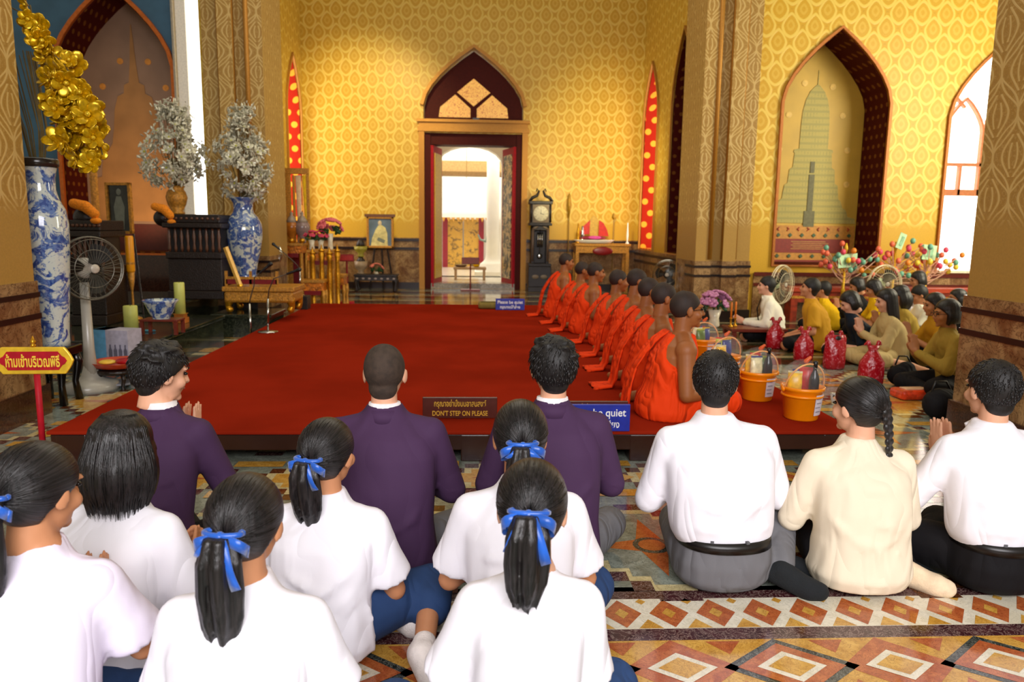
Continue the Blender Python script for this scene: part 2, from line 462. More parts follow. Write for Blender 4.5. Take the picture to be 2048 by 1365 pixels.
for sx in (-1, 1):
    for z in (.67, .82, .0): mb.bx(min(sx * 3.58, sx * 3.6), max(sx * 3.58, sx * 3.6), YW, YB - .08, z, z + (.05 if z else .16))
struct('trim_13', mb, darkline)
# stepped pilaster clusters at the crossing
def pilaster(name, xin, sgn):
    mb = MB(); base = MB(); ln = MB()
    steps = [(0, .22, 0), (.22, .42, -.10), (.42, .62, .0), (.62, .90, -.16)]
    for a, b, dy in steps:
        x0, x1 = sorted((xin + sgn * a, xin + sgn * b)); y0 = YW - .35 + .0 + (-dy * 1.2)
        mb.bx(x0, x1, y0 - .12, YW + .6, 0, ZT)
        base.bx(x0 - .012, x1 + .012, y0 - .15, YW + .5, 0, .92)
        for z in (.68, .82): ln.bx(x0 - .02, x1 + .02, y0 - .165, YW, z, z + .035)
        ln.bx(x0 - .03, x1 + .03, y0 - .19, YW, 0, .17)
    o = struct(name, mb, wallm2); base.build('dado', dadom, o); ln.build('dark_bands', darkline, o)
pilaster('wall_pilaster_right', 3.34, 1)
pilaster('wall_pilaster_left', -2.99, -1)
# slim gilded round mouldings on the pilasters
mb = MB()
for x, y in ((3.34 + .22, YW - .47), (3.34 + .44, YW - .42), (3.34 + .62, YW - .40), (-2.99 - .22, YW - .47), (-2.99 - .44, YW - .42), (-2.99 - .62, YW - .40)):
    mb.tube([(x, y, .95), (x, y, ZT)], .035, 10)
struct('trim_14', mb, goldtrim, smooth=True)
# right wing wall with its painted niche and window
NI = arch_pts(5.56, .83, .86, 3.35, 4.43)
WI = arch_pts(8.25, .86, .75, 3.2, 4.35)
wall_with_holes('wall_right_wing', 'y', YW, .75, 4.42, 11.5, 0, ZT, [NI, WI], wallm)
def lining(name, a, y0, y1, mat):
    mb = MB(); n = len(a); c = Vector((sum(p[0] for p in a) / n, sum(p[1] for p in a) / n))
    for q in range(n):
        p0, p1 = Vector(a[q]), Vector(a[(q + 1) % n]); i0 = p0 + (c - p0).normalized() * .02; i1 = p1 + (c - p1).normalized() * .02
        P = lambda p, y: (p.x, y, p.y)
        mb.add([P(p0, y0), P(p0, y1), P(p1, y1), P(p1, y0), P(i0, y0), P(i0, y1), P(i1, y1), P(i1, y0)],
               [(0, 1, 2, 3), (7, 6, 5, 4), (0, 4, 5, 1), (3, 2, 6, 7), (0, 3, 7, 4), (1, 5, 6, 2)])
    return struct(name, mb, mat)
lining('trim_15', NI, YW + .01, YW + .72, darklin)
fr = MB(); frame_along(fr, NI, 'y', YW - .05, YW + .02, .045, closed=True); frame_along(fr, WI, 'y', YW - .05, YW + .02, .045, closed=True)
struct('trim_16', fr, M('orange_gilt_frame', 'a8621e', .4, .3, scale=90, bmp=.4, bscale=90))
lining('trim_17', WI, YW + .01, YW + .4, M('window_reveal_cream', 'c8a070', .5))
mb = MB(); mb.bx(4.42, 11.5, YW - .04, YW, 0, .72); struct('baseboard_right', mb, dadom)
mb = MB(); mb.bx(4.42, 11.5, YW - .06, YW - .04, .68, .74); mb.bx(4.42, 11.5, YW - .06, YW - .04, .52, .57); struct('trim_18', mb, M('red_stone_line', '5a1a10', .3))
# wing window: frames and bright panes
fm = M('window_frame_brown', 'b86c38', .5)
fb = MB(); y0, y1 = YW + .30, YW + .38
frame_along(fb, arch_pts(8.25, .82, .80, 3.2, 4.29), 'y', y0, y1, .045, closed=True)
fb.bx(7.4, 9.1, y0, y1, 1.99, 2.09); fb.bx(7.4, 9.1, y0, y1, 2.46, 2.51); fb.bx(7.45, 7.57, y0, y1, .78, 2.0)
for x in (8.23,): fb.bx(x - .025, x + .025, y0, y1, 2.0, 3.2)
for xc_ in (7.84, 8.63): frame_along(fb, arch_pts(xc_, .30, 2.0, 3.0, 3.5), 'y', y0, y1, .035)
fb.bx(7.82, 7.86, y0, y1, 2.0, 2.46); fb.bx(8.61, 8.65, y0, y1, 2.0, 2.46)
fb.box((7.70, YW + .34, 3.50), (.035, .06, .36), (0, R(-45), 0))
o = struct('window_6', fb, fm)
MB().prism(arch_pts(8.25, .84, .77, 3.2, 4.33), YW + .42, YW + .44, 'y').build('glass_pane', glow, o)
MB().bx(7.4, 9.1, YW - .1, YW + .4, .76, .80).build('window_sill', M('pale_sill', 'e8dcc0', .3), o)
# painted panel at the back of the right niche
mural = M('mural_ochre_ground', 'd0a83c', .5, scale=2, var=.1)
def mural_panel(name, label, xc, z0, zs, za, hw, y, ground, tower, kind):
    t = thing(name, label, 'mural', (xc, y, z0))
    def P(pts): return [(x, z - z0) for x, z in pts]
    MB().prism(P(arch_pts(0, hw, z0, zs, za)), -.02, 0, 'y').build('painted_ground', ground, t)
    tw = MB(); H = zs - z0
    if kind == 'prang':
        prof = [(.80, .52), (.78, .62), (.66, .66), (.62, .80), (.56, .84), (.52, .98), (.48, 1.02), (.45, 1.30), (.40, 1.34), (.38, 1.62), (.33, 1.66), (.31, 1.95), (.33, 1.97), (.32, 2.02), (.24, 2.04),
                (.24, 2.16), (.235, 2.55), (.22, 2.8), (.18, 3.02), (.12, 3.18), (.05, 3.28), (.008, 3.32), (.004, 3.6)]
    else:
        prof = [(.8, .50), (.78, .8), (.70, .82), (.68, 1.2), (.60, 1.22), (.58, 1.45), (.50, 1.6), (.40, 1.75), (.36, 2.0), (.33, 2.3), (.27, 2.5), (.17, 2.55), (.16, 2.68), (.08, 2.72), (.05, 3.0), (.03, 3.3), (.006, 3.62)]
    if kind == 'prang': prof = [(r_, .66 + (z_ - .52) * .793) for r_, z_ in prof]
    poly = [(-a, b) for a, b in prof] + [(a, b) for a, b in prof[::-1]]
    tw.prism(poly, -.032, -.02, 'y').build('painted_tower', tower, t)
    return t
twm, nt, b = newmat('painted_stone_tower', .6)
vec, x, y, z = objc(nt)
ban = sm(fn('SINE', z * 62), .1, .8); rib = sm(fn('SINE', x * 120), .3, .9) * sm(noise(nt, vec, 6, vs=(1, 1, 5)), .45, .6)
nt.links.new(mixc(nt, fn('MAXIMUM', ban * .45, rib * .5), srgb('b8a85a'), srgb('8c8a52')), b.inputs['Base Color'])
mr = mural_panel('temple_mural', 'tall arched mural of a grey temple tower on yellow in the right wing niche', 5.56, .86, 3.35, 4.41, .82, YW + .71, mural, twm, 'prang')
for x, z in ((-.6, 1.3), (.6, 1.3), (-.57, 1.85), (.57, 1.85), (-.45, 2.4), (.45, 2.4), (-.22, 2.9), (.25, 2.85)):
    MB().lathe([(.05, 0), (.05, .006), (.03, .008), (.002, .008)], (x, -.022, z), 14, rot=(R(90), 0, 0)).build('painted_rosette', M('pale_gold_paint', 'e8c060', .5), mr)
stp = MB(); stp.bx(-.09, .09, -.045, -.03, .60, .86); stp.bx(-.045, .045, -.045, -.03, .86, 1.45); stp.bx(-.035, .035, -.045, -.03, 1.48, 1.66)
stp.build('painted_stair', M('painted_stair_grey', '6e6a48', .6), mr)
rb = MB(); rb.bx(-.8, .8, -.04, -.02, .0, .62); rb.build('painted_base', M('mural_orange', 'c88a34', .5), mr)
rb = MB(); rb.bx(-.72, .72, -.05, -.04, .17, .40); rb.bx(-.72, .72, -.05, -.04, -.0, .05); rb.build('red_plaque', M('plaque_red', '8a2a1e', .5), mr)
for i in range(8): 
    for z in (.115, .46): MB().box((-.7 + i * .2, -.052, z), (.05, .01, .05), (0, R(45), 0)).build('green_diamond', M('dull_green_paint', '3e5a38', .5), mr)
for i in range(9):
    rb = MB(); s = 1 if i % 2 else -1
    rb.box((-.68 + i * .17, -.052, .57), (.014, .01, .05), (0, R(40 * s), 0)); rb.box((-.68 + i * .17, -.052, .55), (.014, .01, .05), (0, R(-40 * s), 0))
    rb.build('red_chevron', M('plaque_red2', 'b84020', .5), mr)
for i in range(5): MB().bx(-.28 + .03 * (i % 2), .36 - .05 * (i % 3), -.056, -.05, .23 + i * .03, .24 + i * .03).build('faint_line', M('plaque_lettering', 'c09048', .5), mr)
# left wing: blue wall with a niche, bright window strip beside the pilaster
YL = 12.3
NL = arch_pts(-5.52, .86, .9, 3.75, 4.9)
wall_with_holes('wall_left_wing', 'y', YL, .7, -11, -4.60, 0, ZT, [NL], bluewall)
lining('trim_19', NL, YL + .01, YL + .7, darklin)
fr = MB(); frame_along(fr, NL, 'y', YL - .06, YL + .02, .06, closed=True); struct('trim_20', fr, M('copper_frame', 'c86a28', .35, .5))
ml = mural_panel('stupa_mural', 'faded arched mural of a bell-shaped stupa in the blue left wing', -5.52, .9, 3.75, 4.88, .86, YL + .68,
                 M('mural_mauve_ground', '9a7c68', .6, scale=1.5, var=.15), M('painted_stupa', 'b0804c', .6, var=.15, scale=2), 'stupa')
for x, z in ((-.62, 1.7), (.62, 1.7), (-.6, 2.2), (.6, 2.2), (-.5, 2.65), (.5, 2.65), (-.2, 3.05), (.24, 3.05)):
    MB().lathe([(.05, 0), (.05, .006), (.03, .008), (.002, .008)], (x, -.022, z), 14, rot=(R(90), 0, 0)).build('painted_rosette', M('orange_rosette', 'e0963c', .5), ml)
rb = MB(); rb.bx(-.95, .95, -.04, -.02, .0, .45); rb.build('painted_base', M('mural_maroon', '5a2018', .5), ml)
mb = MB(); mb.bx(-4.60, -4.57, YL - .1, YL + .3, 0, ZT); mb.bx(-4.04, -3.98, YL - .1, YL + .3, 0, ZT)
o = struct('window_7', mb, M('fretwork_grey', 'a8a090', .5))
lat = MB(); lat.bx(-4.57, -4.42, YL, YL + .04, 0, ZT)
lat.build('lattice_panel', M('backlit_lattice', 'b8b0a0', .6, scale=40, bmp=.6, emit='d8d0c0', es=.35), o)
MB().bx(-4.42, -4.04, YL + .05, YL + .07, 0, ZT).build('glass_pane', glow, o)
mb = MB(); mb.bx(-11, -4.62, YL - .05, YL, 0, .9); struct('baseboard_left', mb, darkm)
# near columns
def column(name, x0, x1, y0, y1):
    c = MB(); c.bx(x0, x1, y0, y1, 0, ZT); o = struct(name, c, wallm2)
    d = MB(); e = .015; d.bx(x0 - e, x1 + e, y0 - e, y1 + e, 0, .97)
    d.build('marble_dado', dadom, o)
    l = MB(); e = .022
    for z0, z1 in ((.855, .89), (.70, .74)): l.bx(x0 - e, x1 + e, y0 - e, y1 + e, z0, z1)
    l.build('dark_bands', darkline, o)
    p = MB(); e = .035; p.bx(x0 - e, x1 + e, y0 - e, y1 + e, 0, .22); p.build('plinth', darkm, o)
column('wall_column_left', -4.1, -3.12, 4.5, 5.5)
column('wall_column_right', 3.43, 4.5, 4.15, 5.04)
# ------------------------------------------------------------------ floor with inlaid marble
fm_ = [marble('floor_olive', '4c4a30', '6c6844', '2c2a1c', 3, .09), marble('inlay_maroon', '34161a', '4a2226', 'a08a80', 9, .1, .03),
       marble('inlay_white', 'd8d0b8', 'e8e2d0', 'a8a290', 8, .1, .02), marble('inlay_red', 'a8532c', 'c2703c', '6a2a14', 14, .1, .03),
       marble('inlay_ochre', 'c08c34', 'd6a850', '8a5a1c', 10, .1, .03), marble('inlay_black', '1c201c', '343a34', '8a8a80', 12, .1, .03),
       marble('inlay_grey', '6e7468', '98a094', '4e5650', 6, .1, .03), marble('inlay_cream', 'bcae80', 'd6c898', '8a7a50', 7, .1, .03),
       marble('inlay_brown', '3c2012', '5c3018', '86502c', 7, .1, .03)]
BS, MR, WH, RD, OC, BK, GR, CR, BR = range(9)
fl = MB()
fl.bx(-11, 11.5, -2, 17.3, -.1, 0, BS)
def pg(pts, z, mi): 
    fl.add([(x, y, z * .0006) for x, y in pts], [tuple(range(len(pts)))], mi)
def rc(x0, x1, y0, y1, z, mi): pg([(x0, y0), (x1, y0), (x1, y1), (x0, y1)], z, mi)
def dm(cx, cy, a, b, z, mi): pg([(cx - a, cy), (cx, cy - b), (cx + a, cy), (cx, cy + b)], z, mi)
XL, XR = -4.0, 5.0
rc(XL, XR, 2.65, 2.745, 1, MR)
rc(XL, XR, 2.435, 2.65, 1, WH)
x = XL
while x < XR:
    dm(x, 2.542, .073, .098, 2, RD); dm(x, 2.542, .026, .036, 3, OC)
    dm(x + .0875, 2.628, .02, .022, 2, OC)
    pg([(x + .0875 - .045, 2.438), (x + .0875 + .045, 2.438), (x + .0875, 2.50)], 2, OC)
    x += .175
rc(XL, XR, 2.36, 2.435, 1, MR)
def band(y0, y1):
    rc(XL, XR, y0, y1, 1, OC); yc = (y0 + y1) / 2; h = (y1 - y0) / 2; x = XL; i = 0; p = .36
    while x < XR:
        if i % 2 == 0:
            dm(x, yc, .225, h * 1.0, 2, BK); dm(x, yc, .18, h * .82, 3, RD)
        else:
            dm(x, yc, .19, h, 2, RD)
        dm(x, yc, .115, h * .52, 4, WH); dm(x, yc, .08, h * .35, 5, OC)
        for s in (-1, 1):
            pg([(x + p / 2 - .06, yc + s * h * .93), (x + p / 2 + .06, yc + s * h * .93), (x + p / 2, yc + s * h * .45)], 2, RD)
        x += p; i += 1
band(2.03, 2.36); rc(XL, XR, 1.97, 2.03, 1, MR); band(1.66, 1.97); rc(XL, XR, 1.58, 1.66, 1, MR); rc(XL, XR, .6, 1.58, 1, GR)
# field of stepped stars
def step_poly(cx, cy, r, k):
    """stepped cross outline of half size r"""
    s = r / k; q = []
    for i in range(k):
        q += [(i * s, r - i * s), ((i + 1) * s, r - i * s)]
    full = []
    for a in range(4):
        for (u, v) in q:
            for _ in range(a): u, v = v, -u
            full.append((cx + u, cy + v))
    return full
P = 1.02
ys = 2.71
rc(XL, 7.5, 2.71, 7.6, 1, GR)
j = 0; y = 2.71 + .42
random.seed(3)
while y < 7.6:
    i = 0; x = .80 - 5 * P + (P / 2 if j % 2 else 0)
    while x < 7.4:
        pg(step_poly(x, y, .50, 6), 2, MR if (i + j) % 2 else BR); pg(step_poly(x, y, .42, 5), 3, CR); pg(step_poly(x, y, .37, 5), 4, GR if j % 2 == 0 else OC)
        st = []
        for a in range(8):
            rr = .30 if a % 2 == 0 else .085
            st.append((x + rr * math.sin(a * PI / 4), y + rr * math.cos(a * PI / 4)))
        pg(st, 5, RD); pg([(x + .085 * math.cos(a * PI / 8), y + .085 * math.sin(a * PI / 8)) for a in range(16)], 6, BK)
        pg([(x + .06 * math.cos(a * PI / 8), y + .06 * math.sin(a * PI / 8)) for a in range(16)], 7, RD)
        dm(x + P / 2, y, .12, .1, 5, OC); dm(x + P / 2, y, .05, .045, 6, RD)
        for s in (-1, 1): rc(x + P / 2 - .14, x + P / 2 + .14, y + s * .25 - .05, y + s * .25 + .05, 5, OC)
        x += P; i += 1
    y += .92; j += 1
yy = 7.6
while yy < 16.5:
    rc(-6, 9, yy, yy + .3, 1, BR); rc(-6, 9, yy + .42, yy + .55, 1, CR)
    x = -6
    while x < 9: dm(x, yy + .75, .3, .16, 1, OC if int(x * 2) % 2 else GR); x += .62
    yy += 1.0
struct('floor', fl, fm_)
struct('trim_21', MB().bx(-4.02, 3.35, 2.9, 2.9001, -.05, -.04), darkm) if False else None
# ------------------------------------------------------------------ carpeted dais for the monks
PX0, PX1, PY0, PY1, PZ = -2.45, 2.35, 4.33, 11.6, .19
t = thing('dais', 'low dark wooden dais covered in a red carpet in the middle of the hall', 'platform', ((PX0 + PX1) / 2, PY0, 0))
wood = M('dark_red_brown_wood', '2c120e', .25, bmp=.05, scale=6)
carpet = M('red_carpet', '8a2412', .95, spec=.0, sheen=0, scale=1.2, var=.14, bmp=.25, bscale=400)
hx = (PX1 - PX0) / 2; L = PY1 - PY0
mb = MB().bx(-hx, hx, .02, L, .07, PZ - .022); mb.build('frame', wood, t, bevel=.006)
MB().bx(-hx - .012, hx + .012, 0.0, L + .012, PZ - .02, PZ).build('carpet', carpet, t, bevel=.006)
for x in (-hx + .03, -.98, -.02, 1.0, hx - .2):
    for y in (.03, L / 2, L - .2): MB().bx(x, x + .17, y - .012, y + .13, 0, .165).build('leg', wood, t, bevel=.006)
MB().bx(-hx + .2, hx - .2, .3, L - .3, .0, .07).build('base_board', darkm, t)
# signs standing on the dais
brown = M('brown_sign_board', '4a1a10', .35); goldl = M('gold_lettering', 'd8a838', .4, .3)
bluep = M('blue_sign_board', '1a2a9a', .4); whitel = M('white_lettering', 'f0f0f0', .5)
def sign(name, label, loc, w, h, board, lm, lines, rz=0, tilt=-6, edge=None):
    t = thing(name, label, 'sign', loc, R(rz)); t['group'] = 'signs on the dais'
    del t['group']
    q = R(90 + tilt)
    bd = MB().box((0, 0, h / 2 + .005), (w, .018, h)); bd.build('board', board, t, bevel=.003)
    MB().prism([(-.0, 0), (.09, 0), (0, h * .8)], -.02, .02, 'x').build('rear_stand', board, t)
    for z, s, sx, b in lines: text('lettering', b, lm, t, (0, -.011, z), (R(90), 0, 0), s, .001, sx=sx, bold=.0006)
    return t
# ------------------------------------------------------------------ people
def skin(name, col): return M(name, col, .5, var=.06, scale=8, spec=.35)
SK = {'fair': skin('skin_fair', 'e0a888'), 'mid': skin('skin_tan', 'c88a62'), 'dark': skin('skin_brown', 'a06238'), 'monk': skin('skin_bronze', '9a5c30'), 'olive': skin('skin_olive', 'b47848')}
def hairmat(name, col, ang=False, rough=.3, hi='2a2424'):
    m, nt, b = newmat(name, rough, spec=.5)
    vec, x, y, z = objc(nt)
    if ang:
        a = fn('ARCTAN2', x, z); cmb = nt.nodes.new('ShaderNodeCombineXYZ')
        rr = fn('SQRT', x * x + z * z)
        nt.links.new((a * 16).s, cmb.inputs[0]); nt.links.new((rr * 6).s, cmb.inputs[1]); nt.links.new((y * 3).s, cmb.inputs[2])
        n = noise(nt, cmb.outputs[0], 1.6, 3, .6)
    else: n = noise(nt, vec, 1, 4, .6, vs=(130, 130, 7))
    nt.links.new(mixc(nt, sm(n, .35, .75), srgb(col), srgb(hi)), b.inputs['Base Color'])
    bump(nt, b, n, .55, .004)
    MATS[name] = m; return m
H_COMB = hairmat('combed_black_hair', '0a0808', True, .38)
H_STR = hairmat('straight_black_hair', '0b0909', False, .38)
H_SHORT = hairmat('short_black_hair', '0b0909', False, .55, '1c1716')
H_CREW = M('cropped_hair', '3a2c22', .8, var=.25, scale=40, bmp=.3, bscale=400)
H_SHAVE = M('shaved_scalp', '2a1a12', .7, var=.2, scale=20)
EYEM = M('eye_dark', '140c0a', .2); BROWM = M('eyebrow_hair', '15100e', .7); LIPM = M('lip_skin', 'a85a48', .5)
def cloth(name, col, rough=.8, folds=.5, fs=7, **k):
    m, nt, b = newmat(name, rough, spec=.25, sheen=k.get('sheen', 0))
    vec, x, y, z = objc(nt)
    n = fn('ABSOLUTE', noise(nt, vec, fs, 1, .4, vs=(1, 1, .45), dist=1.2) - .5) * 2.2; n2 = noise(nt, vec, 500, 1)
    c = srgb(col); nt.links.new(mixc(nt, sm(noise(nt, vec, 3), .3, .7), tuple(q * .95 for q in c), c), b.inputs['Base Color'])
    bump(nt, b, n + n2 * .02, folds, .03)
    MATS[name] = m; return m
WSH = cloth('white_shirt_cotton', 'f4f2fa', folds=.32); LIL = cloth('lilac_white_cotton', 'ece4f6', folds=.35)
PUR = cloth('purple_blazer_wool', '452c4c', folds=.35, fs=5); GRY = cloth('grey_trouser_wool', '6e6e72', folds=.5)
NAVY = cloth('navy_skirt_wool', '2a4470', folds=.5); DNAVY = cloth('dark_navy_skirt', '1c2c4c', folds=.5)
CRM = cloth('cream_jacket_linen', 'efe2c8', folds=.45); BLK = cloth('black_cloth', '0e0c10', folds=.4)
YEL = cloth('mustard_shirt', 'c8921c', folds=.4); YEL2 = cloth('bright_yellow_shirt', 'e8b808', folds=.4)
BGE = cloth('beige_lace', 'c8b078', folds=.5); OLV = cloth('olive_gold_brocade', 'a88c38', folds=.5)
NVB = cloth('navy_blouse', '0e1c2c', folds=.4); ORG = cloth('saffron_robe', 'ec3e00', .8, 1.0, 9)
ORGD = cloth('deep_saffron_robe', 'd83c02', .75, .8, 12); GRN = cloth('white_polo', 'f0ecd8', folds=.4)
BSAT = M('blue_satin_ribbon', '1c58b8', .28, var=.2, scale=14, sheen=.3, bmp=.2, bscale=12)
SOCKB = M('black_sock', '0f1418', .9, bmp=.3, bscale=200); SOCKW = M('white_sock', 'ece4e0', .9, bmp=.3, bscale=200); SOCKC = M('cream_sock', 'e6cfae', .9, bmp=.2, bscale=200)
BELT = M('black_leather', '100c0c', .35); BELTL = M('belt_loop_grey', '5c5c60', .8); COLL = M('white_collar', 'f2eef0', .7)
GLAS = newmat('spectacle_lens', .05, alpha=.35)[0]; WIRE = M('thin_dark_wire', '201818', .3, .6)

def lerp(a, b, t): return a + (b - a) * t
def ring(c, hw, hd, n=28, p=2.3, tilt=0, flatback=0):
    out = []
    for k in range(n):
        a = 2 * PI * k / n; ca, sa = math.cos(a), math.sin(a)
        x = math.copysign(abs(ca) ** (2 / p), ca) * hw; y = math.copysign(abs(sa) ** (2 / p), sa) * hd
        out.append(Vector((c[0] + x, c[1] + y, c[2] + y * tilt)))
    return out
def head_mb(s):
    h = MB()
    h.ell((0, -.012, .03), (.074, .092, .084)); h.ell((0, .03, -.02), (.061, .060, .086)); h.ell((0, .034, -.066), (.047, .05, .042))
    h.ell((0, .072, -.094), (.021, .018, .017)); h.limb([(0, .086, .016), (0, .104, -.026)], [.009, .014], n=8)
    for q in (-1, 1):
        h.ell((q * .014, .094, -.028), (.009, .01, .008), 8, 6); h.ell((q * .031, .076, .026), (.026, .016, .009)); h.ell((q * .04, .058, -.03), (.026, .026, .026))
        h.ell((q * .079, -.004, -.008), (.008, .02, .031), 12, 8, (R(-10), 0, R(-18 * q))); h.ell((q * .073, .004, -.012), (.012, .01, .018), 8, 6)
    h.ell((0, .084, -.052), (.022, .012, .006)); h.ell((0, .082, -.062), (.019, .012, .006))
    h.tube([(0, -.02, -.04), (0, -.028, -.14)], [.050, .052], 16)
    return h
def groovy(mb, amp, k, ctr=(0, 0)):
    out = []
    for v in mb.v:
        a = math.atan2(v[1] - ctr[1], v[0] - ctr[0]); q = 1 + amp * (math.sin(k * a) + .6 * math.sin(k * 2.3 * a + v[2] * 9))
        out.append((ctr[0] + (v[0] - ctr[0]) * q, ctr[1] + (v[1] - ctr[1]) * q, v[2]))
    mb.v = out; return mb
def hair_build(kind, parent, Mh, s, hm=None, vox=.006, side=1):
    """hair in head space; returns nothing, parts go under parent"""
    def fin(mb, nm, mat, rm=vox, sit=2, org=None):
        mb.xf(Mh @ Matrix.Scale(s, 4))
        if org is not None:
            o = Mh @ (Vector(org) * s); mb.v = [tuple(Vector(v) - o) for v in mb.v]
            return mb.build(nm, mat, parent, loc=o, remesh=rm, sit=sit, smooth=True)
        return mb.build(nm, mat, parent, remesh=rm, sit=sit, smooth=True)
    def strands(kd, tie=None):
        """fine locks lying on the hair so that it does not read as a smooth cap"""
        rn = random.Random(int(abs(Mh.translation.x * 977)) + 3); q = MB()
        if kd in ('short', 'full'):
            R3 = {'short': (.086, .103, .104), 'full': (.092, .110, .110)}[kd]; L = .022 if kd == 'short' else .034
            for i in range(900 if kd == 'short' else 620):
                a = rn.uniform(0, 2 * PI); e = math.asin(rn.uniform(-.75, 1)); n_ = Vector((math.cos(a) * math.cos(e), math.sin(a) * math.cos(e), math.sin(e)))
                p = Vector((0, -.014, .026)) + Vector((n_.x * R3[0], n_.y * R3[1], n_.z * R3[2])) * .985
                if p.z < -.01 + .80 * p.y + .004 and not (p.y < -.03 and p.z > -.072): continue
                if p.y > 0 and p.z < .05: continue
                crown = Vector((.012, -.035, .13)); d = (p - crown); d = (d - n_ * d.dot(n_)).normalized() + Vector((rn.uniform(-.3, .3), rn.uniform(-.3, .3), rn.uniform(-.2, .1))); d = (d - n_ * (d.dot(n_) - .16)).normalized()
                l_ = L * rn.uniform(.6, 1.1) * (.6 if p.z < -.03 else 1); w = rn.uniform(.0016, .0030)
                q.tube([p, p + d * l_ * .5 + n_ * .001, p + d * l_], [w, w * .8, w * .15], 4)
        elif kd == 'pony':
            T_ = Vector(tie) + Vector((0, -.01, .0))
            for i in range(260):
                a = rn.uniform(0, 2 * PI); ctr = Vector((0, -.014, .030)); R3 = (.0885, .1085, .1025)
                e = rn.uniform(.5, 1.5); d0 = Vector((math.sin(e) * math.cos(a), -math.cos(e), math.sin(e) * math.sin(a)))
                s_ = ctr + Vector((d0.x * R3[0], d0.y * R3[1], d0.z * R3[2]))
                if s_.z < -.014 + .72 * s_.y: continue
                pts = []
                for j in range(6):
                    t = j / 5; dd = (s_.lerp(T_, t * .93) - ctr); k = Vector((dd.x / R3[0], dd.y / R3[1], dd.z / R3[2])).length
                    pts.append(ctr + dd / max(k, .3) * (1.0 + .006 * math.sin(i)))
                w = rn.uniform(.0008, .0018); q.tube(pts, [w * .2, w, w, w, w, w * .5], 4)
        else:
            for i in range(220):
                a = rn.uniform(PI * .96, PI * 2.04); pts = []; L2 = .20 * rn.uniform(.9, 1.10)
                for j in range(8):
                    t = j / 7; z = .12 - (L2 + .085) * t; f_ = math.sqrt(max(0.05, 1 - max(0, (z - .03) / .105) ** 2)) * (1 + .24 * math.sin(PI * min(1, max(0, (.036 - z) / .2) * 1.1)) - .10 * max(0, t - .85) * 6)
                    pts.append((.0885 * f_ * math.cos(a + .03 * math.sin(t * 5 + i)), -.014 + .1055 * f_ * math.sin(a + .03 * math.sin(t * 5 + i)), z))
                w = rn.uniform(.0012, .0026); q.tube(pts, [w] * 7 + [w * .2], 4)
        q.xf(Mh @ Matrix.Scale(s, 4)); o = q.build('hair_strands', H_STR, parent, smooth=True); o['kind'] = 'stuff'
    capr = {'shaved': (.0775, .0955, .0905), 'crew': (.0795, .097, .094), 'short': (.086, .103, .104), 'full': (.092, .110, .110)}
    if kind in capr:
        h = MB().ell((0, -.014, .026), capr[kind], 40, 28)
        sl = .74 if kind != 'full' else .86
        no = Vector((0, sl, -1)).normalized(); h.cut((0, 0, -.012), no)
        # fringe line: keep hair above the brow only
        h2 = MB().ell((0, -.012, .031), tuple(q * .995 for q in capr[kind]), 32, 24).cut((0, -.022, 0), (0, 1, 0)).cut((0, 0, -.078), (0, 0, -1))
        h2.merge(MB().ell((0, -.048, -.045), (.056, .045, .052), 24, 16)) if kind != 'shaved' else None
        h.merge(h2)
        if kind in ('full',):
            random.seed(int(Mh.translation.x * 999) % 97)
            for i in range(26):
                a = random.uniform(0, 2 * PI); e = random.uniform(.2, 1.2)
                c = (capr[kind][0] * .93 * math.cos(a) * math.cos(e), -.013 + capr[kind][1] * .93 * math.sin(a) * math.cos(e), .031 + capr[kind][2] * .93 * math.sin(e))
                if c[1] > .06 and c[2] < .07: continue
                h.ell(c, (.022, .030, .009), 10, 6, (random.uniform(-.4, .4), random.uniform(-.4, .4), random.uniform(-.5, .5)))
        if kind in ('short', 'full') and vox < .007: strands(kind)
        fin(h, 'hair', hm or {'shaved': H_SHAVE, 'crew': H_CREW}.get(kind, H_SHORT), vox, 1)
        return
    if kind in ('pony', 'braid'):
        h = MB().ell((0, -.014, .030), (.088, .108, .102), 44, 32).cut((0, 0, -.014), Vector((0, .72, -1)).normalized())
        h.merge(MB().ell((0, -.016, .02), (.085, .103, .105), 32, 24).cut((0, -.035, 0), (0, 1, 0)).cut((0, 0, -.088), (0, -.3, -1)))
        tie = (0, -.105, .012) if kind == 'pony' else (.02, -.10, .0)
        h.ell((0, -.09, .015), (.035, .03, .035))
        fin(h, 'hair', H_COMB, vox, 2, tie)
        if vox < .007: strands('pony', tie)
        if kind == 'pony':
            random.seed(int(abs(Mh.translation.y) * 999) % 89 + 5)
            p = MB()
            L = side
            for i in range(46):
                a = random.uniform(0, 2 * PI); rr = random.uniform(0, .040)
                ox, oy = rr * math.cos(a), rr * .7 * math.sin(a); w = random.uniform(.009, .014); LL = L * random.uniform(.86, 1.05)
                pts = [(ox * .3, -.10 + oy * .3, .018), (ox * .8, -.142 + oy, .010), (ox * 1.1, -.152 + oy, -.035 * L / .22), (ox * 1.2 , -.146 + oy, -.10 * LL / .22), (ox * 1.1, -.135 + oy * .8, -.165 * LL / .22), (ox * .8, -.128 + oy * .6, -.215 * LL / .22)]
                p.tube(pts, [w * .6, w, w * 1.05, w, w * .8, w * .12], 8)
            fin(p, 'ponytail', H_STR, .0045, 1)
        else:
            p = MB(); n = 11
            for i in range(n):
                t = i / (n - 1); w = .024 * (1 - .45 * t) ; zc = .03 - .03 * i; yc = -.112 - .012 * math.sin(PI * t) ; xc = .012 + .052 * t
                for q in (-1, 1): p.ell((xc + q * w * .45, yc, zc), (w * .75, w * .6, w * .95), 12, 8, (0, R(q * 38), 0))
            p.limb([(xc, yc, zc - .01), (xc + .018, yc, zc - .075), (xc + .03, yc, zc - .12)], [.012, .022, .006], n=10)
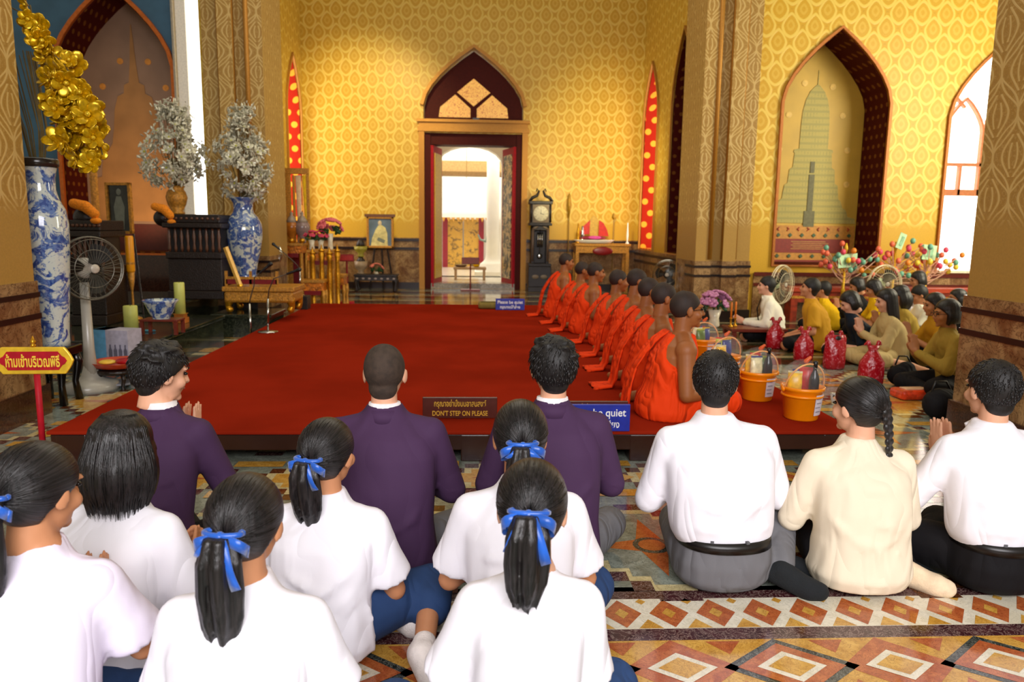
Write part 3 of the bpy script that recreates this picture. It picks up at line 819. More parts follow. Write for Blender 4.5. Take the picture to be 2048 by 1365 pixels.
            fin(p, 'braid', H_STR, .004, 1)
            e = MB().tube([(xc, yc, zc - .012), (xc + .002, yc, zc - .024)], [.0165, .0165], 12); fin(e, 'hair_tie', M('teal_hair_tie', '2a8a98', .5), 0, 0)
        return
    if kind in ('bob', 'long', 'bun', 'crop'):
        L = {'crop': .125, 'bob': .20, 'long': .26, 'bun': .10}[kind]
        h = MB()
        prof = []
        rings = []
        n = 72; mrows = 26
        for i in range(mrows + 1):
            t = i / mrows
            if t < .5:
                e = PI / 2 * (1 - t / .5) ; rx, ry, z = .087 * math.cos(e * .985), .104 * math.cos(e * .985), .036 + .097 * math.sin(e)
            else:
                q = (t - .5) / .5; fl = 1 + (.26 if kind == 'bob' else .14 if kind == 'crop' else .04) * math.sin(PI * min(1, q * 1.1)) - .25 * max(0, q - .8) * 5 * .5
                rx, ry, z = .087 * fl, .104 * (fl if kind == 'bob' else 1 - .1 * q), .036 - L * q
            rg = []
            for k in range(n):
                a = 2 * PI * k / n; am = 1 + .014 * math.sin(17 * a + 2 * t) + .008 * math.sin(41 * a)
                zz = z + (random.uniform(-.012, .012) if i == mrows else 0)
                rg.append(Vector((rx * math.cos(a) * am, -.014 + ry * math.sin(a) * am, zz)))
            rings.append(rg)
        h.loft(rings)
        hl = MB(); hl.v, hl.f, hl.mi = list(h.v), list(h.f), list(h.mi); hl.cut((0, .022, 0), (0, 1, 0)).cut((0, 0, .01), (0, 0, 1))
        h.cut((0, .022, 0), Vector((0, 1, -.95)).normalized()).cut((0, 0, -.02), (0, 0, -1)); h.merge(hl)
        fin(h, 'hair', H_STR, vox * .9, 1)
        if vox < .007: strands('bob')
        if kind == 'bun': fin(MB().ell((0, -.12, .03), (.04, .035, .04)), 'hair_bun', H_STR, 0, 0)
def bow(parent, Mh, s, tie=(0, -.118, .018), tails=(.10, .11), spread=1):
    """satin bow tied round the ponytail: knot, two loops, two tails"""
    b = MB(); Y = -.012
    def ribbon(pts, w):
        # strip with thickness following pts, width vectors given
        vs = []; fs = []
        for (p, wd) in pts:
            p = Vector(p); wd = Vector(wd)
            for sy in (-.0012, .0012): vs += [p - wd * w + Vector((0, sy, 0)), p + wd * w + Vector((0, sy, 0))]
        for i in range(len(pts) - 1):
            a = i * 4; c = a + 4
            fs += [(a, a + 1, c + 1, c), (a + 2, c + 2, c + 3, a + 3), (a, c, c + 2, a + 2), (a + 1, a + 3, c + 3, c + 1)]
        fs += [(0, 2, 3, 1), (len(vs) - 4, len(vs) - 3, len(vs) - 1, len(vs) - 2)]
        b.add(vs, fs)
    for q in (-1, 1):
        d = []
        for i in range(11):
            t = i / 10; a = t * 2 * PI
            x = q * (.004 + .058 * math.sin(a / 2) * spread); z = -.010 - .034 * math.sin(a / 2) + .014 * math.sin(a); y = Y - .020 * math.sin(a) - .004
            d.append(((x, y, z + .012 * math.sin(a / 2)), (.15 * q, 0, 1)))
        ribbon(d, .013)
        L = tails[0 if q < 0 else 1]
        d = []
        for i in range(8):
            t = i / 7; d.append(((q * (.008 + .036 * t ** .8), Y - .026 - .010 * math.sin(t * PI), -.006 - L * t), (1, .25 * math.sin(5 * t + q), .35 * q)))
        ribbon(d, .0115)
    b.ell((0, Y - .012, .0), (.012, .012, .013), 12, 8)
    b.tube([(.045 * math.cos(a), .022 * math.sin(a) - .006, .004) for a in [i * 2 * PI / 16 for i in range(17)]], .007, 6, flat=1)
    b.xf(Matrix.Translation(tie)); b.xf(Mh @ Matrix.Scale(s, 4))
    o = b.build('ribbon_bow', BSAT, parent, smooth=True); o['label'] = 'royal blue satin bow'; return o
def hand_mb(wrist, tip_dir, palm_n, s=1, praying=True, q=1):
    """palm + five separate fingers; tip_dir fingers direction, palm_n palm normal"""
    h = MB(); d = Vector(tip_dir).normalized(); n = Vector(palm_n); n = (n - d * n.dot(d)).normalized(); w = d.cross(n) * q
    W = Vector(wrist); pc = W + d * .048 * s
    mat = Matrix((w, n, d)).transposed()
    e = MB().ell((0, 0, 0), (.040 * s, .014 * s, .052 * s), 16, 10); e.v = [tuple(mat @ Vector(v) + pc) for v in e.v]; h.merge(e)
    h.capsule(W - d * .02 * s, W + d * .02 * s, .026 * s, .028 * s, n=10)
    for i, (off, ln) in enumerate(((-.029, .070), (-.010, .080), (.010, .074), (.028, .058))):
        b = pc + w * off * s + d * .036 * s; m1 = b + d * ln * .45 * s + n * (.001 if praying else .006) * s
        tp = b + d * ln * s * (1 if praying else .85) + n * (.002 if praying else .028) * s + w * off * .08 * s
        h.limb([b, m1, tp], [.0092 * s, .0085 * s, .0070 * s], n=8)
    b = W + w * -.028 * s + d * .02 * s; m1 = b - w * .018 * s + d * .03 * s + n * .004 * s; tp = m1 + d * .034 * s - w * .004 * s + n * .005 * s
    h.limb([b, m1, tp], [.0125 * s, .0105 * s, .0085 * s], n=8)
    return h
def person(label, hx, hy, Y, ground, face, cat='person', sc=1.0, sw=1.0, g=1.0, lean=.05, hyaw=0, hpitch=0, hroll=0, hair='short', hm=None, sk='mid', top=None, sleeve='long',
           arms='pray', legs='side', side=1, bottom=None, sock=None, bare=False, tuck=False, belt=False, collar=False, glasses=False, tie=False, bowspec=None, pony=.22, near=True, group=None, robe=False, tilt=0, feet='out', handz=0, beltmat=None, hz_min=.55, name='person', shin=True):
    hp = atY(hx, hy, Y); hz = hp.z - ground
    fr = -R(face)
    vox = .011 if near else .017; bv = .0065 if near else .010
    T = hz - .150 * sc                                   # neck base height
    hoff = Vector((tilt * .1, lean + .025, 0)); rot = Matrix.Rotation(fr, 4, 'Z')
    base = Vector((hp.x, hp.y, ground)) - rot @ hoff; base.z = ground
    root = thing(name, label, cat, base, fr, group)
    Mh = Matrix.Translation((tilt * .1, lean + .025, hz)) @ Euler((R(hpitch), R(hroll), -R(hyaw)), 'YXZ').to_matrix().to_4x4()
    def sy(z): return -.02 + (lean + .02) * max(0, z / T) ** 1.6 - .035 * math.sin(PI * min(1, max(0, z / T)))   # rounded back
    def sx(z): return tilt * .1 * max(0, z / T)
    S = T - .078 * sc
    shx = .158 * sw * sc
    sh = [Vector((sx(S) + q * shx, sy(S) + .01, S)) for q in (-1, 1)]
    if arms == 'pray': el = [Vector((q * .235 * sw * sc, .10 + lean * .5, S - .225 * sc)) for q in (-1, 1)]; wr = [Vector((q * .026, .25 + lean, S - .11 * sc + handz)) for q in (-1, 1)]
    elif arms == 'low': el = [Vector((q * .235 * sw * sc, .07, S - .245 * sc)) for q in (-1, 1)]; wr = [Vector((q * .05, .27 + lean, S - .24 * sc)) for q in (-1, 1)]
    else: el = [Vector((q * .225 * sw * sc, .02, S - .26 * sc)) for q in (-1, 1)]; wr = [Vector((q * .09, .24 + lean * .5, max(.16, S - .34 * sc))) for q in (-1, 1)]
    # ---- body
    b = head_mb(sc); b.xf(Mh @ Matrix.Scale(sc, 4))
    nb = Vector((sx(T), sy(T), T)); nk = Mh @ Vector((0, -.02, -.07)) 
    b.limb([nk, nb + Vector((0, 0, -.02))], [.050 * sc, .052 * sc]); b.limb([nb, Vector((0, sy(T * .5), T * .5)), Vector((0, -.02, .12))], [.06, .09, .10])
    for i, q in enumerate((-1, 1)):
        b.limb([nb + Vector((0, 0, -.06)), sh[i]], [.04 * sc, .045 * sc]); b.limb([sh[i], el[i]], [.046 * sc, .037 * sc]); b.limb([el[i], wr[i]], [.038 * sc, .024 * sc])
        if robe:
            b.ell(sh[i] + Vector((0, 0, -.005)), (.064 * sc, .066 * sc, .068 * sc)); b.limb([nb + Vector((0, 0, -.015)), sh[i]], [.055, .058]); b.limb([sh[i], el[i]], [.060 * sc, .045 * sc]); b.limb([el[i], wr[i]], [.045 * sc, .03 * sc])
        if arms in ('pray',): hd = hand_mb(wr[i], (-q * .02, .25, 1), (-q, 0, 0), sc, True, q)
        elif arms == 'low': hd = hand_mb(wr[i], (-q * .35, .9, .5), (-q, .2, .2), sc, True, q)
        else: hd = hand_mb(wr[i], (-q * .8, .7, -.15), (0, 0, -1), sc, False, q)
        b.merge(hd)
    if robe:
        b.loft([ring((sx(z), sy(z), z), hw * sw * sc, hd * sc * g) for z, hw, hd in ((.08, .15, .12), (T * .45, .145, .115), (T * .75, .165, .12), (T * .88, .15, .10), (T * .98, .07, .06))])
    # ---- legs
    sd = side
    if legs == 'side':
        hipA, hipB = Vector((sd * .09, .02, .115)), Vector((-sd * .09, .02, .115))
        kA, aA, tA = Vector((sd * .31, .25, .12)), Vector((sd * .34, -.10, .065)), Vector((sd * .42, -.24, .035))
        kB, aB, tB = Vector((-sd * .06, .36, .10)), Vector((sd * .18, .20, .06)), Vector((sd * .28, .12, .04))
        if feet == 'in': aA, tA = Vector((sd * .17, .12, .06)), Vector((sd * .05, .04, .04)); kA = Vector((sd * .29, .30, .11)); aB, tB = Vector((sd * .10, .22, .06)), Vector((0, .16, .04))
        elif feet == 'man': kA, aA, tA = Vector((.33, .18, .20)), Vector((.21, -.13, .085)), Vector((.34, -.21, .04)); aB, tB = Vector((.27, .03, .055)), Vector((.37, -.03, .04))
        elif feet == 'lady': aA, tA = Vector((.20, -.02, .06)), Vector((.31, -.12, .04)); kA = Vector((.24, .28, .1)); aB, tB = Vector((.10, .22, .06)), Vector((0, .16, .04))
    elif legs == 'cross':
        hipA, hipB = Vector((.09, .02, .115)), Vector((-.09, .02, .115))
        kA, aA, tA = Vector((.34, .27, .12)), Vector((-.08, .33, .06)), Vector((-.2, .30, .04))
        kB, aB, tB = Vector((-.34, .27, .12)), Vector((.10, .27, .05)), Vector((.22, .25, .04))
    else:   # kneel
        hipA, hipB = Vector((.09, .02, .15)), Vector((-.09, .02, .15))
        kA, aA, tA = Vector((.13, .40, .09)), Vector((.11, -.12, .06)), Vector((.09, -.24, .04))
        kB, aB, tB = Vector((-.13, .40, .09)), Vector((-.11, -.12, .06)), Vector((-.09, -.24, .04))
    for hp_, k_, a_ in ((hipA, kA, aA), (hipB, kB, aB)): b.limb([hp_, k_, a_], [.06, .045, .032])
    def foot(a_, t_, grow=0):
        f = MB(); d = (t_ - a_).normalized(); L = .15
        heel = a_ - d * .03 + Vector((0, 0, -.018)); ball = a_ + d * L * .75; toe = a_ + d * L; ball.z = toe.z = .032
        f.limb([a_, heel], [.036 + grow, .031 + grow]); f.limb([heel, ball, toe], [.033 + grow, .036 + grow, .026 + grow], flat=1)
        f.limb([a_, ball], [.034 + grow, .03 + grow]); return f
    b.merge(foot(aA, tA)); b.merge(foot(aB, tB))
    body = b.build('body', SK[sk], root, remesh=bv, sit=2, smooth=True)
    # face
    for q in (-1, 1):
        e = MB().ell((q * .031, .0825, .006), (.0135, .010, .007), 12, 8); e.xf(Mh @ Matrix.Scale(sc, 4)); e.build('eye', EYEM, root, smooth=True)
        e = MB().limb([(q * .014, .0945, .024), (q * .032, .094, .030), (q * .05, .079, .024)], [.003, .004, .0025], n=6); e.xf(Mh @ Matrix.Scale(sc, 4)); e.build('eyebrow', BROWM, root, smooth=True)
    e = MB().ell((0, .0905, -.0555), (.020, .0065, .0075), 12, 8); e.xf(Mh @ Matrix.Scale(sc, 4)); e.build('lips', LIPM, root, smooth=True)
    hair_build(hair, root, Mh, sc, hm, .006 if near else .008, pony)
    if bowspec: bow(root, Mh, sc, **bowspec)
    if glasses:
        gm = MB()
        for q in (-1, 1):
            gm.tube([(q * .034 + .024 * math.cos(a), .104, .004 + .018 * math.sin(a)) for a in [i * 2 * PI / 14 for i in range(15)]], .0018, 5)
            gm.tube([(q * .058, .102, .008), (q * .076, .05, .008), (q * .08, 0, .002)], .002, 5)
        gm.tube([(-.01, .105, .006), (.01, .105, .006)], .0018, 5)
        gm.xf(Mh @ Matrix.Scale(sc, 4)); gm.build('spectacles', WIRE, root)
    # ---- lower garment
    if bottom and not robe:
        p = MB()
        p.loft([ring((0, sy(z) - .005, z), hw * g * sc, hd * g * sc) for z, hw, hd in (((.012, .150, .13), (.05, .180, .157), (.12, .185, .158), (.20, .170, .14), (.25, .15, .118)) if tuck else ((.02, .13, .11), (.12, .145, .12), (.2, .13, .10)))])
        sk_ = shin is False
        for hp_, k_, a_ in ((hipA, kA, aA), (hipB, kB, aB)):
            p.limb([hp_, k_], [.105 * g, .078])
            if sk_: p.limb([k_, k_ + (a_ - k_) * .32], [.080, .078])
            else: p.limb([k_, a_ + (k_ - a_) * .10], [.076, .056])
        if sk_: p.limb([kA + Vector((0, 0, -.03)), (kA + kB) / 2 + Vector((0, 0, -.03)), kB + Vector((0, 0, -.03))], [.06, .07, .06])
        p.build('skirt' if sk_ else 'trousers', bottom, root, remesh=vox, sit=4, smooth=True)
    if sock:
        for a_, t_, k_ in ((aA, tA, kA), (aB, tB, kB)):
            f = foot(a_, t_, .011); f.limb([a_, a_ + (k_ - a_) * .15], [.042, .040]); f.build('sock', sock, root, remesh=.008, sit=3, smooth=True)
    # ---- upper garment
    if robe:
        r = MB()
        r.loft([ring((sx(z), sy(z), z), hw * sw * sc * g, hd * sc * g, 40) for z, hw, hd in ((.0, .21, .20), (.06, .22, .20), (.14, .20, .18), (T * .40, .172, .142), (T * .62, .180, .138), (T * .80, .186, .132), (S + .02, .180, .112), (T + .0, .10, .085))])
        # bare right shoulder: diagonal edge from the left side of the neck to below the right arm
        nrm = Vector((.80, .10, .56)).normalized()
        r.cut(Vector((.045 * sc, 0, T - .02)), nrm)
        la = MB().limb([sh[0] + Vector((-.012, 0, 0)), el[0]], [.066 * sc, .058 * sc]).limb([el[0], lerp(el[0], wr[0], .7)], [.06, .05]); r.merge(la)
        r.limb([Vector((-.05, sy(T), T - .04)), sh[0]], [.05, .062])
        # legs wrapped in the robe
        for hp_, k_ in ((hipA, kA), (hipB, kB)): r.limb([hp_, k_], [.12, .092])
        r.limb([kA, lerp(kA, aA, .7)], [.09, .07]); r.limb([kB, lerp(kB, aB, .8)], [.09, .06]); r.limb([kA, kB], [.06, .06])
        # folds across the back
        for i in range(7):
            z0 = .10 + i * (T - .2) / 7
            pts = []
            for j in range(9):
                a = PI * (1.0 + j / 8); rr = (.186 * sw * sc * g, .152 * sc * g)
                z = z0 + .05 * (1 - j / 8) * (1 if i % 2 else .6); 
                if z > T - .06 - max(0, math.cos(a)) * .3: z = T - .06 - max(0, math.cos(a)) * .3
                pts.append((rr[0] * math.cos(a), sy(z) + rr[1] * math.sin(a) * .92, z))
            r.tube(pts, [.002] + [.010] * 7 + [.002], 8)
        r.build('robe', ORG, root, remesh=vox, sit=3, smooth=True)
        # long fold of cloth hanging from the left shoulder down the back to the carpet
        d = MB(); vs = []; nn = 14; mm = 9
        for i in range(nn + 1):
            t = i / nn
            if t < .78:
                q = t / .78; z = lerp(T + .015, .03, q); y = sy(max(z, 0)) - (.075 + .125 * min(1, q * 2.2) ** .6) * sc * g * (1 if q < .5 else 1 + .45 * (q - .5)) - .008; wdt = lerp(.05, .085, q)
            else:
                q = (t - .78) / .22; z = .03 - .012 * q; y = -.285 - .15 * q; wdt = .085 + .03 * q
            for j in range(mm):
                u = j / (mm - 1) * 2 - 1
                vs.append((-.09 * sc + u * wdt - .02 * t, y + .012 * math.cos(u * 7 + t * 2) , z + (.006 * math.cos(u * 9) if t > .75 else 0)))
        n0 = len(vs); vs2 = [(x, y + (.014 if i // mm < nn * .78 else 0), z - (.0 if i // mm < nn * .78 else .014)) for i, (x, y, z) in enumerate(vs)]
        fs = []
        for i in range(nn):
            for j in range(mm - 1):
                a = i * mm + j; fs += [(a, a + 1, a + mm + 1, a + mm), (a + n0, a + n0 + mm, a + n0 + mm + 1, a + n0 + 1)]
            fs += [(i * mm, (i + 1) * mm, (i + 1) * mm + n0, i * mm + n0), (i * mm + mm - 1, i * mm + mm - 1 + n0, (i + 1) * mm + mm - 1 + n0, (i + 1) * mm + mm - 1)]
        fs += [tuple(range(mm)) + tuple(range(n0 + mm - 1, n0 - 1, -1)), tuple(range(nn * mm + mm - 1, nn * mm - 1, -1)) + tuple(range(n0 + nn * mm, n0 + nn * mm + mm))]
        d.add(vs + vs2, fs); d.build('hanging_robe_fold', ORG, root, smooth=True)
        return root
    if top:
        r = MB(); lo = .17 if tuck else .03
        prof = [(lo, .140 if tuck else .172, .118 if tuck else .152), (lo + .05, .164 if tuck else .190, .136 if tuck else .166), (T * .40, .170, .138), (T * .60, .176, .134), (T * .78, .184, .130), (S - .0, .176, .112), (S + .034 * sc, .138, .09), (T - .012, .092, .076), (T + .022, .066, .066), (T + .036, .060, .064)]
        r.loft([ring((sx(z), sy(z), z), hw * sw * sc * (g if z < S - .05 else 1), hd * sc * g, 36) for z, hw, hd in prof])
        for i in range(2):
            r.limb([nb + Vector((0, 0, -.030)), sh[i]], [.050 * sc, .062 * sc])
            if sleeve == 'long':
                r.limb([sh[i], el[i]], [.066 * sc, .056 * sc]); r.limb([el[i], lerp(el[i], wr[i], .93)], [.056 * sc, .040 * sc])
                for k in range(3):   # cloth bunching at the elbow
                    r.ell(lerp(sh[i], el[i], .72 + .11 * k), (.062 * sc, .060 * sc, .014), 14, 8)
            else:
                m_ = lerp(sh[i], el[i], .80); r.limb([sh[i], lerp(sh[i], el[i], .5)], [.066 * sc, .068 * sc])
                r.tube([lerp(sh[i], el[i], .3), lerp(sh[i], el[i], .55), m_], [.064 * sc, .071 * sc, .080 * sc], 18)
        # folds: soft ridges from the armpits and across the small of the back
        random.seed(int(hx + hy))
        for i in range(9):
            q = random.choice((-1, 1)); a0 = PI * 1.5 + q * random.uniform(.55, 1.1); z0 = random.uniform(T * .35, T * .72); L_ = random.uniform(.4, .9); dz = random.uniform(-.12, .02)
            pts = []
            for j in range(6):
                t = j / 5; a = a0 - q * L_ * t; z = max(lo + .10, z0 + dz * t)
                pts.append((sx(z) + .174 * sw * sc * g * math.cos(a), sy(z) + .134 * sc * g * math.sin(a), z))
            r.tube(pts, [.002, .011, .016, .016, .011, .002], 8)
        if not tuck:
            for i in range(7):
                a = PI + PI * (i + .5) / 7; r.limb([(.17 * g * math.cos(a), -.02 + .15 * g * math.sin(a), .05), (.178 * g * math.cos(a) * .98, sy(.2) + .145 * g * math.sin(a), .20)], [.014, .005], n=8)
        nm = {'long': 'shirt', 'short': 'blouse'}[sleeve]
        if top is PUR: nm = 'blazer'
        if top is CRM: nm = 'jacket'
        o = r.build(nm, top, root, remesh=vox, sit=2, smooth=True)
        if collar:
            cm = COLL if top is PUR else top
            c = MB().tube([(sx(T), sy(T) + .002, T - .012), (sx(T), sy(T) + .006, T + .042 if top is PUR else T + .030)], [.072 * sc, .061 * sc], 20)
            if top is not PUR: 
                for q in (-1, 1): c.box((q * .03, sy(T) + .068, T), (.06, .012, .04), (0, R(q * 25), 0))
            c.build('collar', cm, root, smooth=True)
            if top is PUR:
                c = MB().tube([(sx(T), sy(T) - .004, T - .03), (sx(T), sy(T), T + .018)], [.088 * sc, .070 * sc], 20); c.build('lapel_collar', top, root, smooth=True)
    if belt:
        c = MB(); rr = ring((0, sy(.19) - .006, .185), .176 * g * sc, .150 * g * sc, 40); r2 = ring((0, sy(.225) - .006, .222), .172 * g * sc, .147 * g * sc, 40)
        c.loft([rr, r2]); c.build('belt', BELT, root, smooth=True)
        for q in (-.5, .25, .9, -1.2):
            a = PI * 1.5 + q; MB().box((.171 * g * sc * math.cos(a), sy(.21) + .143 * g * sc * math.sin(a), .207), (.012, .012, .05), (0, 0, a - PI * 1.5)).build('belt_loop', BELTL, root)
    if tie:
        c = MB().limb([(0, .085 + lean, T - .02), (0, .13 + lean * .8, T - .15), (0, .14, T * .40)], [.016, .022, .030], n=8, flat=.3); c.build('necktie', BLK, root, smooth=True)
    return root
P_ = person
# front rows, seen from behind
P_('boy in a purple blazer on the left, head turned right, palms pressed together', 322, 748, 3.0, 0, 4, sc=1.0, sw=1.0, g=1.0, hair='full', sk='fair', top=PUR, bottom=BLK, arms='pray', collar=True, side=1, lean=.14, hyaw=42, hpitch=-8, feet='in')
P_('boy in a purple blazer with a very short cropped haircut', 770, 748, 2.9, 0, 0, hair='crew', sk='fair', top=PUR, bottom=GRY, collar=True, sw=1.12, g=1.02, side=1, arms='low', hyaw=3, feet='in')
P_('boy in a purple blazer with thick black hair beside the quiet sign', 1105, 738, 2.9, 0, 0, hair='full', sk='fair', top=PUR, bottom=GRY, collar=True, sw=1.06, side=1, arms='low', hyaw=-8, feet='in')
P_('heavy man in a white shirt, grey trousers, black belt and black socks', 1430, 765, 2.9, 0, -2, hair='short', sk='fair', top=WSH, bottom=GRY, sock=SOCKB, tuck=True, belt=True, collar=True, glasses=True, sw=1.14, g=1.04, side=1, arms='low', hyaw=14, sc=1.02, tilt=-.2, feet='man')
P_('woman in a cream jacket with a long black braid', 1716, 815, 2.85, 0, 2, hair='braid', sk='fair', top=CRM, bottom=BLK, sock=SOCKC, sw=1.03, g=1.04, feet='lady', side=1, arms='low', hyaw=-28, sc=.98)
P_('man in a white shirt and black trousers in front of the right column', 1983, 782, 2.85, 0, -6, hair='short', sk='fair', top=WSH, bottom=BLK, tuck=True, belt=True, collar=True, sw=1.15, g=1.05, side=-1, arms='pray', hyaw=0, feet='in', sock=SOCKB)
P_('schoolgirl at the left edge, lilac-white blouse, ponytail in a blue bow', 78, 985, 1.75, 0, -4, hair='pony', sk='mid', top=LIL, sleeve='short', bottom=NAVY, sc=.95, sw=.86, side=1, shin=False, hyaw=24, hpitch=-5, arms='pray', handz=-.10, bowspec=dict(tails=(.05, .13)), pony=.24)
P_('schoolgirl with loose shoulder-length hair and no ribbon', 246, 905, 2.25, 0, 12, hair='bob', sk='mid', top=WSH, sleeve='short', bottom=DNAVY, sock=SOCKW, sc=1.0, sw=.9, side=1, shin=False, arms='low', hyaw=-6, hpitch=-6)
P_('schoolgirl in the front row with a long thick ponytail and crooked blue bow', 495, 1050, 1.68, 0, 2, hair='pony', sk='mid', top=WSH, sleeve='short', bottom=NAVY, sc=.95, sw=.92, g=1.0, side=1, shin=False, arms='low', hyaw=6, hpitch=-4, bowspec=dict(tails=(.04, .11)), pony=.27)
P_('schoolgirl with a wavy ponytail and one white-socked foot stretched to her right', 657, 910, 2.4, 0, 6, hair='pony', sk='mid', top=WSH, sleeve='short', bottom=NAVY, sock=SOCKW, sc=.97, sw=.95, side=1, shin=False, arms='low', hyaw=14, bowspec=dict(tails=(.02, .08)), pony=.22)
P_('schoolgirl with a blue bow sitting between the two standing-collared purple blazers', 1040, 878, 2.32, 0, 0, hair='pony', sk='mid', top=WSH, sleeve='short', bottom=NAVY, sc=1.0, sw=.95, side=1, shin=False, feet='in', arms='low', bowspec=dict(tails=(.03, .03), spread=1.1), pony=.22)
P_('schoolgirl nearest the camera in the middle, blue bow with long hanging tails', 1064, 1022, 1.72, 0, 0, hair='pony', sk='fair', top=WSH, sleeve='short', bottom=NAVY, sc=.98, sw=.76, g=.96, tilt=.35, side=1, feet='in', shin=False, arms='low', hyaw=8, hpitch=-10, bowspec=dict(tails=(.08, .10)), pony=.21)
# monks in a row along the right side of the dais, nearest first
MK = [(1374, 620, 4.75, 'nearest monk of the row, bare right shoulder, wearing spectacles', True, 1.05), (1330, 597, 5.5, 'second monk from the camera, large shaved head', False, 1.0), (1300, 583, 6.2, 'third monk from the camera, mostly hidden behind the second', False, .98),
      (1276, 563, 6.9, 'fourth monk from the camera, lit forehead', False, 1.0), (1238, 562, 7.7, 'fifth monk from the camera, with greying stubble', False, 1.0), (1192, 545, 8.6, 'sixth monk from the camera, in profile', False, 1.0),
      (1166, 542, 9.3, 'seventh monk from the camera, half hidden behind the sixth', False, .98), (1133, 524, 10.1, 'farthest monk of the row, beside the tall clock', False, 1.0)]
for x, y, Y, lb, gl, s in MK:
    P_(lb + ', orange robe', x, y, Y, PZ, 88, cat='monk', name='monk', hair='shaved', sk='monk', robe=True, side=-1, glasses=gl, arms='lap', sc=s * 1.0, sw=1.02, lean=.05, hpitch=-4 if not gl else 0, near=Y < 6.5, group='monks seated along the dais')
# worshippers in the right wing, facing left towards the monks
W_ = lambda *a, **k: P_(*a, near=False, group='worshippers in the right wing', **k)
W_('man in a white long-sleeved shirt and black necktie sitting in front of a fan', 1533, 572, 9.3, 0, -72, hair='short', sk='fair', top=GRN, bottom=BLK, arms='low', legs='cross', tie=True, collar=True)
W_('man in a mustard yellow shirt with receding hair', 1620, 577, 8.6, 0, -68, hair='short', sk='mid', top=YEL, bottom=BLK, arms='lap', legs='cross', collar=True, sleeve='short', sw=1.1, g=1.1, hpitch=8)
W_('person in a bright yellow shirt hidden behind the mustard-shirted man', 1646, 580, 10.3, 0, -60, hair='short', sk='mid', top=YEL2, bottom=BLK, arms='lap', legs='cross', sw=1.1)
W_('woman in a navy blouse bowing her head', 1700, 605, 8.0, 0, -75, hair='crop', sk='fair', top=NVB, bottom=BLK, arms='lap', legs='side', hpitch=-28, lean=.14, sleeve='short')
W_('dark-haired person behind the navy blouse, bowing', 1714, 572, 10.4, 0, -70, hair='crop', sk='mid', top=BLK, bottom=BLK, legs='cross', hpitch=-20)
W_('person in a yellow polo with a black bob, head bowed low', 1747, 578, 9.7, 0, -70, hair='crop', sk='mid', top=YEL2, bottom=BLK, sleeve='short', legs='side', hpitch=-25)
W_('woman with long dark hair and a beige lace blouse, hands joined', 1772, 602, 7.6, 0, -80, hair='long', sk='fair', top=BGE, bottom=BGE, legs='side', side=-1, shin=False, hpitch=-12, sc=1.0)
W_('person in a khaki jacket behind the long-haired woman', 1799, 592, 8.6, 0, -78, hair='bob', sk='mid', top=OLV, bottom=BLK, legs='side', hpitch=-10)
W_('man in a white polo shirt praying with his head bowed', 1838, 590, 9.3, 0, -80, hair='short', sk='mid', top=GRN, bottom=BLK, sleeve='short', legs='cross', hpitch=-18)
W_('black-haired woman behind the white polo shirt', 1836, 560, 10.4, 0, -75, hair='crop', sk='mid', top=WSH, bottom=BLK, legs='cross', hpitch=-15)
W_('woman in an olive gold jacket with short black hair and glasses', 1893, 628, 6.2, 0, -80, hair='crop', sk='olive', top=OLV, bottom=BLK, legs='side', side=-1, sc=1.0, hpitch=-5, glasses=True)
W_('person in an amber blouse praying behind the olive jacket', 1868, 610, 7.6, 0, -80, hair='crop', sk='mid', top=YEL, bottom=BLK, sleeve='short', legs='cross', hpitch=-8)
W_('dark-haired person half behind the right column', 1914, 598, 9.0, 0, -80, hair='crop', sk='mid', top=BLK, bottom=BLK, legs='cross')
# ------------------------------------------------------------------ furnishings
gold = M('polished_gold', 'c8901e', .28, .75, var=.25, scale=30, bmp=.3, bscale=60)
goldw = M('gilded_wood', 'b8802a', .4, .35, var=.3, scale=40, bmp=.5, bscale=60)
dkwood = M('carved_dark_wood', '1c100a', .35, var=.3, scale=40, bmp=.5, bscale=70)
chrome = M('chrome', 'b8b8b4', .15, 1.0); blackp = M('black_plastic', '101010', .4)
greyp = M('pale_grey_plastic', 'a8a498', .25, var=.03); redg = M('deep_red_lacquer', '7a1014', .35)
waxp = M('pale_green_wax', 'c8cc6a', .45, var=.04); waxo = M('orange_wax', 'e89a08', .4, var=.04)
stone = marble('dark_green_marble', '161a14', '2a2e22', '5a5e48', 4, .1, .02)
whitepl = M('white_plaster', 'f2ece0', .7, var=.03, scale=3)
def porcelain(name, dens=.5, sc=7):
    m, nt, b = newmat(name, .08, spec=.7, coat=.3)
    vec, x, y, z = objc(nt)
    n = noise(nt, vec, sc, 6, .62, dist=1.4); n2 = noise(nt, vec, sc * 2.6, 4, .6, dist=2)
    f = fn('MAXIMUM', sm(n, dens, dens + .06), sm(n2, .60, .64) * .8)
    blue = mixc(nt, sm(n2, .4, .6), srgb('2a4488'), srgb('5c78ac'))
    nt.links.new(mixc(nt, f, srgb('c4ccc4'), blue), b.inputs['Base Color']); return m
porc = porcelain('blue_white_porcelain', .48, 7); porc2 = porcelain('dark_blue_porcelain', .44, 8)
def vase(label, c, H, r, mat, rim=None, prof=None):
    t = thing('porcelain_vase', label, 'vase', c)
    pr = prof or [(.62, 0), (.60, .02), (.58, .06), (.68, .18), (.86, .34), (.98, .50), (1.0, .60), (.96, .68), (.80, .755), (.58, .81), (.52, .86), (.54, .93), (.70, .985), (.78, 1.0), (.70, .99), (.45, .93), (.40, .8)]
    MB().lathe([(a * r, z * H) for a, z in pr], n=40).build('vase_body', mat, t, smooth=True)
    if rim:
        MB().lathe([(.71 * r, .955 * H), (.79 * r, .965 * H), (.80 * r, .995 * H), (.72 * r, 1.003 * H), (.5 * r, .99 * H)], n=40).build('dark_rim', rim, t, smooth=True)
    return t
